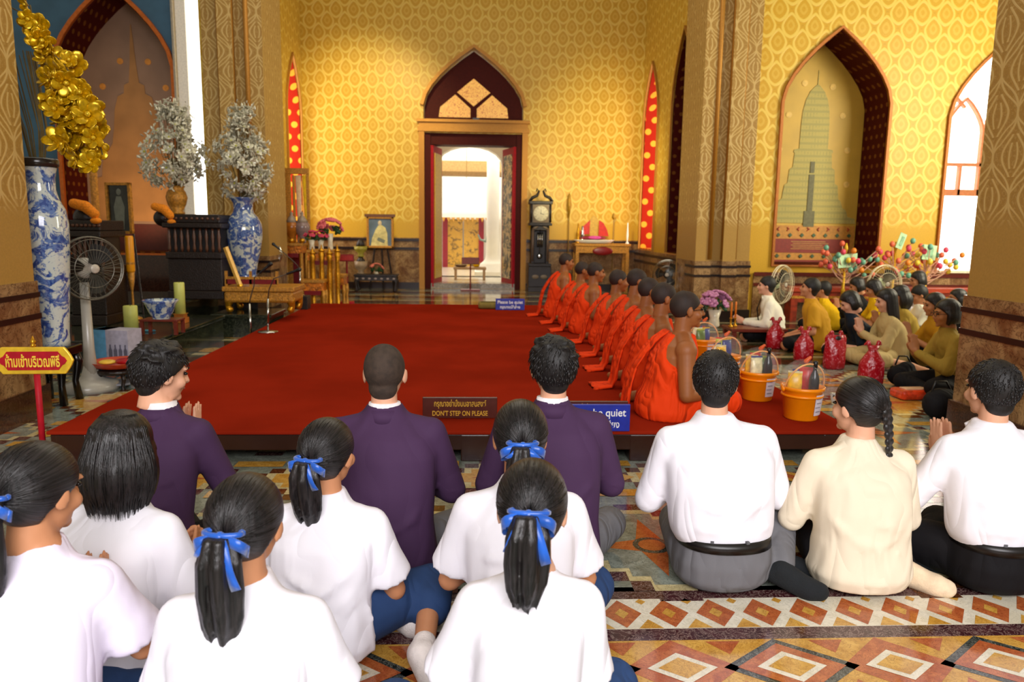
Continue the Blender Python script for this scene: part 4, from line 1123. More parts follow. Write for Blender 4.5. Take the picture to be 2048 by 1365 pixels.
def blossom_mesh(name, r, pet, petm, cenm, n=6, fat=(.55, .36, .08)):
    mb = MB()
    for k in range(n):
        a = 2 * PI * k / n
        mb.ell((math.cos(a) * r * .55, math.sin(a) * r * .55, .12 * r), (r * fat[0], r * fat[1], r * fat[2]), 10, 6, (.25, -.45, a))
    mb.ell((0, 0, .10 * r), (r * .20,) * 3, 8, 6, mi=1)
    me = bpy.data.meshes.new(name); me.from_pydata(mb.v, [], mb.f); me.materials.append(petm); me.materials.append(cenm)
    me.polygons.foreach_set('material_index', mb.mi); me.polygons.foreach_set('use_smooth', [True] * len(me.polygons)); return me
silver = M('silvery_petal', 'cfcdb8', .3, .25, var=.15, scale=60); yc = M('yellow_green_centre', 'b8b83a', .4); goldpet = M('golden_petal', 'c8a00a', .22, .55, var=.3, scale=30)
goldc = M('golden_petal_bright', 'e0c030', .2, .5)
def flower_tree(label, c, W, H, mesh, nfl, leafm, seed, shape='cone', cat='flowers'):
    t = thing('flower_arrangement', label, cat, c); rnd = random.Random(seed); st = MB(); lf = MB()
    for i in range(nfl):
        for _ in range(60):
            u = rnd.random(); a = rnd.uniform(0, 2 * PI)
            z = H * u ** .9
            rad = W * (.30 + .75 * math.sin(PI * min(1, (u + .12) / .95)) ** .8 * (1 - .55 * u)) if shape == 'cone' else W * math.sqrt(max(0, 1 - (2 * u - 1) ** 2)) 
            rr = rad * rnd.uniform(.25, 1) ** .6; break
        p = Vector((rr * math.cos(a), rr * math.sin(a), z)); o = bpy.data.objects.new('blossom', mesh); C.objects.link(o); o.parent = t; o.location = p
        d = (p - Vector((0, 0, H * .3))).normalized(); o.rotation_euler = d.to_track_quat('Z', 'Y').to_euler(); s = rnd.uniform(.75, 1.15); o.scale = (s, s, s)
        if i % 2 == 0: st.tube([(0, 0, -.05), tuple(p * .5 + Vector((0, 0, -.02))), tuple(p)], .003, 5)
        for _ in range(11):
            q = p + Vector([rnd.uniform(-1, 1) * W * .25 for _ in range(3)]) * .8
            lf.ell(q, (.034, .014, .004), 6, 4, (rnd.uniform(0, 6), rnd.uniform(0, 6), rnd.uniform(0, 6)))
    st.build('stems', M('brown_stem', '5a4a20', .6), t); lo = lf.build('small_leaves', leafm, t, smooth=True); lo['kind'] = 'stuff'
    return t
def stand_fan(label, c, face, hz, r, body=greyp, base=True, tilt=0, grille=None):
    t = thing('stand_fan', label, 'fan', c, R(face)); g = grille or chrome
    if base:
        MB().lathe([(.215, 0), (.22, .03), (.205, .075), (.12, .10), (.075, .13), (.05, .22)], n=28, sx=1, sy=.8).build('base', body, t, smooth=True)
    MB().tube([(0, 0, .1), (0, 0, .35), (0, 0, hz - .12)], [.06, .042, .035], 16).build('pole', body, t, smooth=True)
    MB().lathe([(.03, -.12), (.07, -.10), (.085, 0), (.08, .05), (.04, .06)], (0, -.02, hz), 20, rot=(R(90), 0, 0)).build('motor_housing', body, t, smooth=True)
    ga = MB(); y0 = -.15
    for rr, yy, w in ((r, y0, .007), (r, y0 + .03, .007), (r * .93, y0 - .04, .003), (r * .6, y0 - .055, .003)):
        ga.tube([(rr * math.cos(a), yy, hz + rr * math.sin(a)) for a in [i * 2 * PI / 40 for i in range(41)]], w, 6)
    for k in range(36):
        a = 2 * PI * k / 36; cs, sn = math.cos(a), math.sin(a)
        ga.tube([(.05 * cs, y0 - .06, hz + .05 * sn), (r * .6 * cs, y0 - .055, hz + r * .6 * sn), (r * .93 * cs, y0 - .04, hz + r * .93 * sn), (r * cs, y0, hz + r * sn), (r * .9 * cs, y0 + .07, hz + r * .9 * sn), (.08 * cs, y0 + .09, hz + .08 * sn)], .0014, 4)
    ga.build('grille', g, t)
    MB().lathe([(.020, .004), (.022, 0), (.034, 0), (.036, .008), (.03, .014)], (0, y0 - .052, hz), 20, rot=(R(90), 0, 0)).build('hub_badge', M('fan_badge', 'b8b0a0', .3), t, smooth=True)
    bl = MB()
    for k in range(3):
        a0 = k * 2 * PI / 3 + .4; pts0, pts1 = [], []
        for j in range(7):
            a = a0 + j * .17; rr = r * .86 * (1 - .03 * abs(j - 3))
            pts0.append(Vector((.04 * math.cos(a), y0 + .03 + .006 * j, hz + .04 * math.sin(a)))); pts1.append(Vector((rr * math.cos(a), y0 + .0 + .009 * j, hz + rr * math.sin(a))))
        vs = pts0 + pts1; vs2 = [v + Vector((0, .004, 0)) for v in vs]; fs = []
        for j in range(6): fs += [(j, j + 1, j + 8, j + 7), (14 + j, 14 + j + 7, 14 + j + 8, 14 + j + 1)]
        bl.add(vs + vs2, fs)
    bl.build('blades', M('smoky_fan_blade', '24221e', .4, alpha=.8, spec=.2), t)
    return t
# --- entry notice on a red post, left foreground
p = atZ(88, 918, 0); t = thing('notice_stand', 'red and gold notice board on a red post at the left edge', 'sign', p, R(4))
bz = .565
MB().tube([(0, 0, .02), (0, 0, bz)], .017, 16).build('post', redpaint, t, smooth=True)
MB().box((0, 0, .02), (.34, .05, .035)).box((0, 0, .02), (.05, .26, .035)).build('foot', M('pinkish_red_foot', 'c02838', .4), t, bevel=.008)
def plaque(w, h):
    c = .035; return [(-w + c, -h), (w - c, -h), (w - c * .4, -h + c * .8), (w, -h * .35), (w + .012, 0), (w, h * .35), (w - c * .4, h - c * .8), (w - c, h), (-w + c, h), (-w + c * .4, h - c * .8), (-w, h * .35), (-w - .012, 0), (-w, -h * .35), (-w + c * .4, -h + c * .8)]
b_ = MB().prism([(x, z + bz + .03) for x, z in plaque(.205, .079)], -.03, -.01, 'y'); b_.build('gold_frame', M('yellow_gilt', 'e8c030', .35, .2), t, bevel=.005)
MB().prism([(x, z + bz + .03) for x, z in plaque(.172, .054)], -.036, -.03, 'y').build('red_panel', redpaint, t)
text('lettering', 'ห้ามเข้าบริเวณพิธี', M('yellow_lettering', 'f0d040', .5), t, (0, -.0375, bz + .022), (R(90), 0, 0), .086, .001, sx=.50, bold=.0018)
MB().lathe([(.012, 0), (.016, .012), (.008, .02), (.018, .03), (.012, .04), (.002, .065)], (0, -.015, bz + .108), 12).build('finial', gold, t, smooth=True)
# --- signs on the dais
B1, B2 = 'กรุณาอย่านั่งบนอาสนสงฆ์', "DON'T STEP ON PLEASE"
sign('notice_board', 'brown sign with gold letters asking not to step on, standing clear on the dais', atZ(920, 838, PZ), .47, .135, brown, goldl, ((.098, .052, .62, B1), (.036, .044, .74, B2)))
sign('notice_board', 'brown sign with gold letters mostly hidden behind the nearer blue quiet sign', atZ(1180, 846, PZ), .47, .135, brown, goldl, ((.098, .052, .62, B1), (.036, .044, .74, B2)))
sign('notice_board', 'blue sign with white letters asking for quiet, behind the right purple blazer', atZ(1190, 866, PZ) + Vector((0, .02, 0)), .42, .165, bluep, whitel, ((.118, .066, .92, 'Please be quiet'), (.045, .058, .8, 'กรุณางดใช้เสียง')))
sign('notice_board', 'small far blue sign with white letters at the back edge of the red carpet', atZ(1020, 621, PZ), .42, .165, bluep, whitel, ((.118, .066, .92, 'Please be quiet'), (.045, .058, .8, 'กรุณางดใช้เสียง')))
t = thing('cushion', 'folded olive cushion lying beside the far blue sign', 'cushion', atZ(982, 617, PZ))
MB().box((0, 0, .05), (.38, .25, .09)).build('pad', M('olive_cloth', '7a6a2a', .8), t, bevel=.03); MB().box((0, -.06, .103), (.3, .03, .01)).build('seam', M('olive_cloth_dark', '5a5020', .8), t)

# --- left side: plinths, vase, fan
def plinth(name, label, x0, x1, y0, y1, h):
    t = thing(name, label, 'plinth', ((x0 + x1) / 2, y0, 0)); w = (x1 - x0) / 2
    MB().bx(-w, w, 0, y1 - y0, 0, h - .04).build('block', stone, t); MB().bx(-w - .03, w + .03, -.03, y1 - y0, h - .04, h).build('slab', stone, t, bevel=.008); return t
plinth('stone_plinth', 'low dark green marble plinth carrying two candles and a bowl', -5.4, -3.0, 7.05, 9.1, .30)
plinth('stone_plinth', 'taller dark marble plinth under the carved altar cabinets', -6.2, -3.62, 9.2, 10.8, .42)
gq = atY(517, 628, 9.35)
plinth('stone_plinth', 'narrow dark plinth under the low gilded table left of the carpet', gq.x - .52, -2.50, 9.28, 9.98, gq.z)
c = atY(105, 692, 5.85); c0 = Vector((c.x, c.y, 0))
t = thing('vase_table', 'black lacquered table with curved legs under the big blue and white vase', 'table', c0)
for q in (-1, 1):
    for w in (-1, 1): MB().tube([(q * .10, w * .10, c.z - .05), (q * .12, w * .12, c.z - .14), (q * .10, w * .10, c.z * .35), (q * .115, w * .115, .0)], [.035, .036, .024, .03], 12).build('leg', M('black_lacquer', '0c0a0a', .2), t, smooth=True)
MB().bx(-.15, .15, -.15, .15, c.z - .07, c.z - .001).build('tabletop', M('black_lacquer', '0c0a0a', .2), t, bevel=.01)
vase('tall blue and white porcelain vase beside the left column', (c.x, c.y, c.z), 1.40, .172, porc, M('dark_glaze', '2c2620', .2), [(.72, 0), (.70, .03), (.70, .07), (.78, .2), (.90, .4), (.99, .58), (1.0, .66), (.92, .735), (.70, .79), (.60, .84), (.60, .90), (.68, .95), (.76, .985), (.76, 1.0), (.60, .99), (.5, .9)])
t = flower = thing('gold_flower_spray', 'cascading spray of shiny golden orchid flowers in the tall blue vase', 'flowers', (c.x, c.y, c.z + 1.40))
rnd = random.Random(5); bm_ = blossom_mesh('gold_blossom', .115, 5, goldpet, goldc, 6, (.5, .42, .06)); st = MB()
for i in range(30): 
    a = rnd.uniform(0, 2 * PI); st.tube([(0, 0, -.3), (.08 * math.cos(a), .08 * math.sin(a), .2), (-.1 + .14 * math.cos(a), .1 * math.sin(a), .75)], .004, 5)
ch = [[(-45, -20), (70, 40), (92, 95), (130, 130), (160, 190), (190, 250), (205, 310)], [(60, 10), (80, 110), (110, 175), (125, 235), (150, 285), (175, 330)], [(75, 60), (112, 130), (140, 205), (165, 245), (190, 290), (200, 335)], [(95, 150), (120, 215), (112, 265), (135, 300)]]
for cc in ch:
    w_ = [atY(a, b, 5.85 - .12) - Vector((c.x, c.y, c.z + 1.40)) for a, b in cc]; st.tube([tuple(v) for v in w_], .005, 5)
    for i in range(len(w_) - 1):
        for k in range(4):
            q = w_[i].lerp(w_[i + 1], (k + rnd.random() * .6) / 4) + Vector((rnd.uniform(-.035, .035), rnd.uniform(-.1, .1), rnd.uniform(-.04, .04)))
            if q.x < -.16: continue
            o = bpy.data.objects.new('blossom', bm_); C.objects.link(o); o.parent = t; o.location = q; s = rnd.uniform(.5, .95); o.scale = (s, s, s)
            o.rotation_euler = (rnd.uniform(.6, 2.2), rnd.uniform(-.6, .6), rnd.uniform(-.8, .8))
st.build('stems', M('brown_stem', '5a4a20', .6), t)
p = atZ(184, 782, 0); stand_fan('grey stand fan with dark blades facing right, beside the tall blue vase', p, 50, 1.02, .25, grille=M('dim_steel', '6a675c', .4, .6))
# --- small altar things on the low plinth
def candle(label, px, py, r, h, mat, z, cat='candle', g=None):
    t = thing('candle', label, cat, atZ(px, py, z)); MB().lathe([(r, 0), (r, h * .97), (r * .9, h), (r * .3, h * .985)], n=20).build('wax', mat, t, smooth=True)
    MB().tube([(0, 0, h * .98), (.002, 0, h + .02)], .003, 6).build('wick', blackp, t); return t
candle('short thick pale green candle on the low marble plinth', 263, 658, .068, .24, waxp, .30)
t = thing('candle_holder', 'orange wooden holder under the tall pale green candle', 'holder', atZ(362, 646, .30)); MB().box((0, 0, .03), (.14, .12, .06)).box((0, 0, .08), (.11, .10, .04)).build('block', M('orange_wood', 'b0641c', .5), t, bevel=.005); MB().box((0, 0, .102), (.13, .11, .006)).build('plate', goldw, t)
q = atZ(362, 646, .30); t = thing('candle', 'tall pale green candle standing on the orange wooden holder', 'candle', q + Vector((0, 0, .105))); MB().lathe([(.055, 0), (.055, .33), (.05, .34), (.02, .335)], n=20).build('wax', waxp, t, smooth=True); MB().tube([(0, 0, .33), (0, 0, .36)], .003, 6).build('wick', blackp, t)
q = atZ(325, 668, .30); t = thing('stool', 'small red-brown wooden stool under the porcelain bowl', 'stool', q); MB().bx(-.18, .18, -.09, .13, .13, .15).build('seat', M('red_brown_wood', '6a2414', .35), t, bevel=.004)
for a in (-.16, .16):
    for b in (-.07, .11): MB().bx(a - .015, a + .015, b - .015, b + .015, 0, .13).build('leg', M('red_brown_wood', '6a2414', .35), t)
t = thing('porcelain_bowl', 'wide blue and white porcelain bowl on the red-brown stool', 'bowl', q + Vector((-.01, .02, .151))); MB().lathe([(.08, 0), (.085, .02), (.11, .06), (.145, .15), (.17, .18), (.165, .185), (.13, .15), (.09, .05), (.02, .04)], n=32).build('bowl', porc2, t, smooth=True); MB().lathe([(.078, -.0), (.082, .001), (.082, .016), (.078, .017)], n=32).build('foot_ring', porc, t)
t = thing('turquoise_stick', 'turquoise stick lying beside the short thick candle', 'stick', atZ(292, 664, .30)); MB().tube([(-.09, 0, .012), (.07, 0, .012)], .011, 10).build('barrel', M('turquoise_plastic', '4a9aa8', .4), t, smooth=True); MB().tube([(.07, 0, .012), (.095, 0, .012)], [.011, .006], 10).build('cap', M('turquoise_plastic_dark', '2a6a78', .4), t)
for (px, top, bot, lb) in ((262, 472, 545, 'tall orange altar candle on a tapering stand behind the short green candle'), (218, 486, 560, 'orange altar candle on a thin stand beside the fan')):
    Y = 8.6; a = atY(px, bot, Y); b = atY(px, top, Y); t = thing('altar_candle', lb, 'candle', (a.x, Y, .30)); z0 = a.z - .30; z1 = b.z - .30
    MB().lathe([(.09, 0), (.09, .02), (.03, .05), (.015, .1), (.012, z0 * .6), (.03, z0 * .8), (.038, z0)], n=16).build('stand', goldw, t, smooth=True)
    MB().lathe([(.038, z0), (.045, z0 + .02), (.045, z1 - .02), (.04, z1)], n=18).build('wax', waxo, t, smooth=True)
    MB().lathe([(.046, z0 + (z1 - z0) * .22), (.0465, z0 + (z1 - z0) * .24), (.0465, z0 + (z1 - z0) * .27), (.046, z0 + (z1 - z0) * .28)], n=18).build('printed_band', goldw, t)
# fan base side: blue carton of bottles, tray on a carved stool
q = atZ(222, 752, 0); t = thing('carton', 'blue and grey cardboard carton printed with four small bottles beside the fan', 'box', q, R(-12))
MB().bx(-.17, .19, 0, .2, 0, .42).build('box', M('pale_grey_carton', 'a8a4b4', .6), t); MB().bx(-.175, -.03, -.004, .2, 0, .42).build('blue_side', M('sky_blue_print', '5aa0cc', .5), t); MB().bx(-.03, .192, -.005, 0, .0, .12).build('blue_band', M('sky_blue_print', '5aa0cc', .5), t)
for i in range(4): MB().prism([(.0 + i * .05, .16), (.03 + i * .05, .16), (.03 + i * .05, .24), (.02 + i * .05, .26), (.02 + i * .05, .29), (.01 + i * .05, .29), (.01 + i * .05, .26), (i * .05, .24)], -.008, -.003, 'y').build('printed_bottle', M('printed_bottle_grey', '5a5868', .5), t)
q = atZ(240, 775, 0); t = thing('carved_stool', 'round black carved stool with white inlay under the red tray', 'stool', q)
MB().lathe([(.17, .13), (.185, .145), (.185, .165), (.16, .17)], n=28).build('seat', dkwood, t, smooth=True)
for k in range(5):
    a = 2 * PI * k / 5 + .3; MB().tube([(.15 * math.cos(a), .15 * math.sin(a), .14), (.18 * math.cos(a), .18 * math.sin(a), .09), (.12 * math.cos(a), .12 * math.sin(a), .03), (.15 * math.cos(a), .15 * math.sin(a), 0)], [.02, .018, .014, .016], 8).build('leg', dkwood, t, smooth=True)
MB().lathe([(.11, .03), (.12, .035), (.12, .05), (.10, .052)], n=24).build('lower_ring', M('pale_inlay', '8a8a90', .4), t)
t = thing('offering_tray', 'shallow orange and red tray of offerings on the black carved stool', 'tray', q + Vector((0, 0, .171))); MB().lathe([(.12, 0), (.19, .02), (.215, .055), (.22, .062), (.205, .06), (.18, .03), (.05, .02)], n=30).build('tray', M('orange_red_lacquer', 'b03a14', .3), t, smooth=True)
MB().ell((-.08, -.02, .05), (.07, .06, .02)).build('yellow_packet', M('yellow_packet', 'e0b83c', .4), t, smooth=True); MB().ell((.07, 0, .055), (.09, .07, .03)).build('red_packet', M('crimson_packet', 'a01018', .3), t, smooth=True)
# framed old photograph on an easel, gilded post
Y = 8.9; a = atY(208, 365, Y); b = atY(272, 468, Y)
t = thing('framed_photograph', 'leaning gold-framed black and white photograph left of the carved altar cabinet', 'picture', ((a.x + b.x) / 2, Y, .30), R(-14))
w = (b.x - a.x) / 2; z0 = b.z - .30; z1 = a.z - .30
def frame_rect(w, z0, z1, th, d0, d1): return MB().bx(-w, w, d0, d1, z1 - th, z1).bx(-w, w, d0, d1, z0, z0 + th).bx(-w, -w + th, d0, d1, z0, z1).bx(w - th, w, d0, d1, z0, z1)
frame_rect(w, z0, z1, .03, -.03, .01).build('frame', goldw, t); MB().bx(-w + .02, w - .02, -.01, .01, z0 + .02, z1 - .02).build('photo', M('old_photo_print', '20241e', .25, var=.6, scale=7), t)
MB().prism([(-.05, z0 + .05), (.05, z0 + .05), (.07, z0 + .3), (.03, z0 + .42), (-.03, z0 + .42), (-.07, z0 + .3)], -.014, -.008, 'y').ell((0, -.011, z0 + .47), (.03, .004, .038)).build('grey_figure', M('grey_figure_print', '6a7064', .4), t)
for q in (-1, 1): MB().tube([(q * w * .6, .02, z1 - .05), (q * w * .8, .12, 0)], .012, 8).build('easel_leg', dkwood, t)
a = atY(186, 340, 8.3); t = thing('gilded_post', 'slim upright gilded post beside the framed photograph', 'post', (a.x, 8.3, .30)); MB().tube([(0, 0, 0), (0, 0, a.z - .3)], .04, 8).build('shaft', goldw, t); MB().lathe([(.06, 0), (.065, .03), (.045, .06)], n=10).build('foot', goldw, t); MB().lathe([(.045, 0), (.055, .02), (.03, .05), (.005, .1)], (0, 0, a.z - .3), 10).build('finial', goldw, t)
# carved dark cabinets of the altar
def cabinet(label, px0, px1, ptop, Y, zb, balus=9, depth=.8, rz=0):
    a = atY(px0, ptop, Y); b = atY(px1, ptop, Y); w = (b.x - a.x) / 2; h = a.z - zb
    t = thing('altar_cabinet', label, 'cabinet', ((a.x + b.x) / 2, Y, zb), R(rz))
    MB().bx(-w, w, 0, depth, 0, h * .10).bx(-w * .96, w * .96, .03, depth, h * .10, h * .48).build('base', dkwood, t, bevel=.01)
    MB().bx(-w, w, 0, depth, h * .48, h * .56).build('middle_moulding', dkwood, t, bevel=.012)
    MB().bx(-w * .9, w * .9, .10, depth - .1, h * .56, h * .84).build('back_panel', M('very_dark_wood', '120b08', .5), t)
    for i in range(balus):
        x = -w * .88 + i * 2 * w * .88 / (balus - 1); MB().lathe([(.014, h * .56), (.022, h * .60), (.012, h * .66), (.024, h * .74), (.012, h * .80), (.018, h * .84)], (x, .045, 0), 10).build('baluster', M('polished_brown_wood', '5a3826', .25), t, smooth=True)
    MB().bx(-w * 1.04, w * 1.04, -.03, depth, h * .84, h * .90).bx(-w * .97, w * .97, 0, depth, h * .90, h).build('top_rail', dkwood, t, bevel=.012)
    for i in range(balus + 2): MB().ell((-w * .92 + i * 2 * w * .92 / (balus + 1), -.005, h * .95), (.02, .014, .018), 8, 6).build('carved_knob', M('polished_brown_wood', '5a3826', .25), t, smooth=True)
    return t, h
t, h1 = cabinet('carved dark altar cabinet with turned balusters under the bushy silver flower tree', 326, 440, 428, 9.75, .42)
t, h2 = cabinet('carved dark wood altar cabinet partly hidden by the fan and big vase', 125, 200, 440, 8.05, .30, 7, .55)
cb = atY(355, 428, 10.1)
vase('small bronze-gold vase on the carved altar cabinet', (cb.x, 10.1, .42 + h1), .36, .14, goldw, prof=[(.6, 0), (.7, .05), (.5, .12), (.8, .35), (.95, .6), (.8, .8), (.6, .9), (.8, 1.0), (.6, .98)])
sm_ = blossom_mesh('silver_blossom', .066, 6, silver, yc, 6)
q = atY(352, 352, 10.1); ztop = .42 + h1 + .36
flower_tree('bushy silver-white flower tree in the bronze-gold vase', (cb.x, 10.1, ztop), .46, 1.02, sm_, 100, silver, 3)
for n_, (x0, y0, x1, y1, zz) in enumerate(((160, 408, 210, 442, 8.2), (318, 414, 356, 444, 9.9))):
    a = atY(x0, y0, zz); b = atY(x1, y1, zz); t = thing('marigold_garland', ['orange marigold garland draped over dark pots near the tall vase', 'short orange marigold garland on the corner of the carved cabinet'][n_], 'garland', (a.x, zz, a.z))
    d = b - a; MB().limb([(0, -.12, 0), (d.x * .5, -.14, -.03), (d.x * .85, -.14, d.z * .6)], [.05, .058, .05]).build('thick_rope', M('marigold_orange', 'f08a08', .8, var=.2, scale=60, bmp=.8, bscale=70), t, smooth=True)
    MB().ell((d.x * .9, -.14, d.z), (.055, .05, .035)).build('tassel', M('marigold_orange', 'f08a08', .8, var=.2, scale=60, bmp=.8, bscale=70), t, smooth=True); MB().ell((.05, 0, -.14), (.12, .12, .11)).build('dark_pot', dkwood, t, smooth=True)
# second vase, with silver tree, on its stand
Y = 10.25; a = atY(492, 556, Y); t = thing('vase_stand', 'dark square stand behind the low gilded table under the second blue vase', 'stand', (a.x, Y, 0)); MB().bx(-.2, .2, -.2, .2, 0, a.z - .06).build('block', dkwood, t, bevel=.01); MB().bx(-.24, .24, -.24, .24, a.z - .06, a.z - .001).build('top', dkwood, t, bevel=.01)
vase('dark blue and white hexagonal vase at the foot of the left pilaster', (a.x, Y, a.z), 1.06, .235, porc2)
flower_tree('tall slender silver-white flower tree in the second blue vase', (a.x, Y, a.z + 1.06), .40, 1.15, sm_, 100, silver, 9)
# low gilded couch table with a gold fan case leaning on it
q = gq; t = thing('low_gilded_table', 'low gilded table with curved ball feet left of the red carpet', 'table', (q.x, 9.36, gq.z))
w = .44; MB().bx(-w, w, 0, .6, .27, .33).build('tabletop', goldw, t, bevel=.01); MB().bx(-w * .96, w * .96, .02, .58, .13, .27).build('apron', goldw, t, bevel=.03)
for x in (-w * .85, w * .85):
    for y in (.08, .5): MB().limb([(x, y, .16), (x * 1.05, y, .08), (x, y, .045)], [.06, .035, .045]).build('leg', gold, t, smooth=True)
for x in (-w * .9, -.1, w * .5): MB().bx(x - .015, x + .015, .05, .08, .33, .52).build('rail_post', goldw, t)
MB().bx(-w * .9, w * .5, .05, .08, .36, .42).build('rail_panel', redg, t); MB().bx(-w * .9, w * .5, .045, .085, .42, .45).build('rail_bar', goldw, t)
t2 = thing('gold_scroll_case', 'flat gold stick leaning against the rail of the low gilded table', 'case', (q.x - .32, 9.38, gq.z + .331)); MB().tube([(.10, 0, .02), (-.06, .02, .48)], .035, 6, flat=.4).build('case', M('pale_gold', 'd8a84a', .4, .3), t2); MB().tube([(.104, 0, .0), (.098, 0, .03)], .04, 6, flat=.4).build('tip', gold, t2)
# microphones
def mic(label, base, pts, rad=.008, mtip=.09, bs=.11, boom=True):
    t = thing('microphone_stand', label, 'microphone stand', base); B = Vector(base); L = [v - B for v in pts]
    MB().lathe([(bs, 0), (bs, .012), (.02, .022)], n=24).build('base_plate', chrome, t, smooth=True)
    MB().tube([(0, 0, .01)] + [tuple(L[0])], rad * 1.4, 10).build('upright', chrome, t, smooth=True)
    MB().tube([tuple(v) for v in L], [rad * .8] * len(L), 8).build('gooseneck', M('dark_gooseneck', '4a4038', .35, .5), t, smooth=True)
    d = (L[-1] - L[-2]).normalized(); MB().limb([L[-1], L[-1] + d * mtip * .7, L[-1] + d * mtip], [.013, .016, .024]).build('microphone', blackp, t, smooth=True)
    return t
z_ = lambda a, b, Y: atY(a, b, Y)
q = atZ(536, 665, PZ); Y = q.y; mic('chrome microphone stand on the carpet edge, gooseneck bent to the right', q, [z_(536, 598, Y), z_(538, 580, Y), z_(547, 558, Y), z_(575, 548, Y)], mtip=.14)
q = atZ(499, 668, 0); Y = 8.6; q = Vector((atY(499, 600, Y).x, Y, 0)); mic('thin microphone stand beside the dais, black microphone pointing up right', q, [z_(499, 608, Y), z_(501, 595, Y), z_(508, 572, Y), z_(509, 555, Y), z_(520, 546, Y)], mtip=.16)
q = atZ(601, 618, PZ); Y = q.y; t = thing('black_box', 'dark square box at the back left corner of the carpet', 'box', q); MB().bx(-.12, .12, -.1, .12, 0, .19).build('case', M('dark_brown_case', '241c1a', .5), t, bevel=.006); MB().bx(-.122, .122, -.105, .12, .15, .155).build('lid_seam', blackp, t)
q2 = q + Vector((0, 0, .191)); mic('microphone boom stand rising from the dark box, arm angled up left', q2, [z_(600, 538, Y), z_(590, 526, Y), z_(570, 508, Y), z_(558, 498, Y)], bs=.06, mtip=.10)
stand_fan('dark stand fan behind the gold altar tables at the left', atZ(584, 606, 0) + Vector((.0, -1.6, 0)), 15, .92, .24, body=M('grey_green_plastic', '6a6c58', .4))
# cluster of gilded altar pieces in front of the left nave wall
def gtable(label, px0, px1, ptop, Y, pbot=None, legs=True, d=.45):
    a = atY(px0, ptop, Y); b = atY(px1, ptop, Y); w = (b.x - a.x) / 2; h = a.z; t = thing('gilded_table', label, 'table', ((a.x + b.x) / 2, Y, 0))
    MB().bx(-w, w, 0, d, h - .05, h).build('tabletop', goldw, t, bevel=.008); MB().bx(-w * .92, w * .92, .02, d - .02, h - .17, h - .05).build('apron', M('gold_orange_carving', 'c8741c', .35, .4, var=.5, scale=25, bmp=.6, bscale=40), t)
    MB().bx(-w * .7, w * .7, .01, .03, h - .24, h - .17).build('scalloped_skirt', redg, t)
    for x in (-w * .88, w * .88):
        for y in (.05, d - .05): MB().lathe([(.03, h - .17), (.038, h * .5), (.022, h * .3), (.035, h * .1), (.04, .02), (.03, 0)], (x, y, 0), 12).build('leg', goldw, t, smooth=True)
    return t, (a.x + b.x) / 2, h
tb1, x1, h_1 = gtable('tall gilded altar table carrying flower vases', 612, 668, 500, 12.2)
tb2, x2, h_2 = gtable('lower gilded side table with scalloped skirt by the carpet corner', 600, 648, 560, 11.85, d=.3)
tb3, x3, h_3 = gtable('small gilded table at the right end of the altar group', 652, 688, 550, 12.8, d=.4)
tb4, x4, h_4 = gtable('narrow gilded altar table with red panel beneath the ceramic urns', 548, 604, 486, 12.75)
for i, px in enumerate((622, 640, 656, 672)):
    t = thing('small_column_lamp', ['slim gilded altar column at the left of the four', 'slim gilded altar column, second from the left', 'slim gilded altar column, third from the left', 'slim gilded altar column at the right of the four'][i], 'column', (atY(px, 560, 12.0).x, 11.80 + (.36 if i < 2 else .36), 0)); hh = .92 + .04 * (i % 2)
    MB().lathe([(.035, 0), (.05, .03), (.03, .08), (.035, .4), (.045, .6), (.03, .8), (.05, hh - .05), (.04, hh)], n=12).build('shaft', gold, t, smooth=True); MB().lathe([(.04, hh), (.055, hh + .02), (.02, hh + .05), (.004, hh + .12)], n=12).build('finial', gold, t, smooth=True)
def bouquet(label, px, py, Y, zb, W, n, cm, vh, vr=.045, green=True, cat='flowers', seed=1):
    a = atY(px, py, Y); t = thing('flower_bouquet', label, cat, (a.x, Y, zb)); rnd = random.Random(seed)
    MB().lathe([(vr * .8, 0), (vr, .02), (vr * .8, vh * .5), (vr * 1.2, vh), (vr, vh * .98)], n=16).build('vase', M('white_glazed_vase', 'ddd4b8', .2), t, smooth=True)
    me = blossom_mesh('bloom', W * .34, 5, cm, cm, 6, (.55, .45, .3))
    for i in range(n):
        o = bpy.data.objects.new('bloom', me); C.objects.link(o); o.parent = t; aa = rnd.uniform(0, 2 * PI); e = rnd.uniform(-.2, 1.4)
        v = Vector((W * math.cos(aa) * math.cos(e), W * .7 * math.sin(aa) * math.cos(e), vh + W * .55 + W * .7 * math.sin(e))); o.location = v; o.rotation_euler = (v - Vector((0, 0, vh))).to_track_quat('Z', 'Y').to_euler()
    lf = MB()
    for i in range(26): aa = rnd.uniform(0, 2 * PI); lf.ell((W * .75 * math.cos(aa), W * .5 * math.sin(aa), vh + rnd.uniform(.0, W * .6)), (W * .3, W * .08, W * .14), 8, 5, (rnd.uniform(-1, 1), rnd.uniform(-1, 1), aa))
    lf.build('foliage', M('leaf_green', '1e4a1c', .5, var=.3), t, smooth=True); return t
pk = M('pink_petal', 'd86a70', .5, var=.2, scale=40); pk2 = M('lotus_pink', 'c83a58', .5, var=.2, scale=40); pk3 = M('mauve_petal', 'b878a0', .5, var=.2, scale=40)
bouquet('large bouquet of pink roses in a white vase on the tall gilded table', 661, 500, 12.4, h_1, .18, 22, pk, .26, seed=2)
for i, (px, dx) in enumerate(((624, 0), (642, 0))): bouquet(['left bunch of pink lotus buds in a white vase', 'right bunch of pink lotus buds in a white vase, nearer the roses'][i], px, 500, 12.25 + .1 * i, h_1, .11, 12, pk2, .16, seed=4 + i)
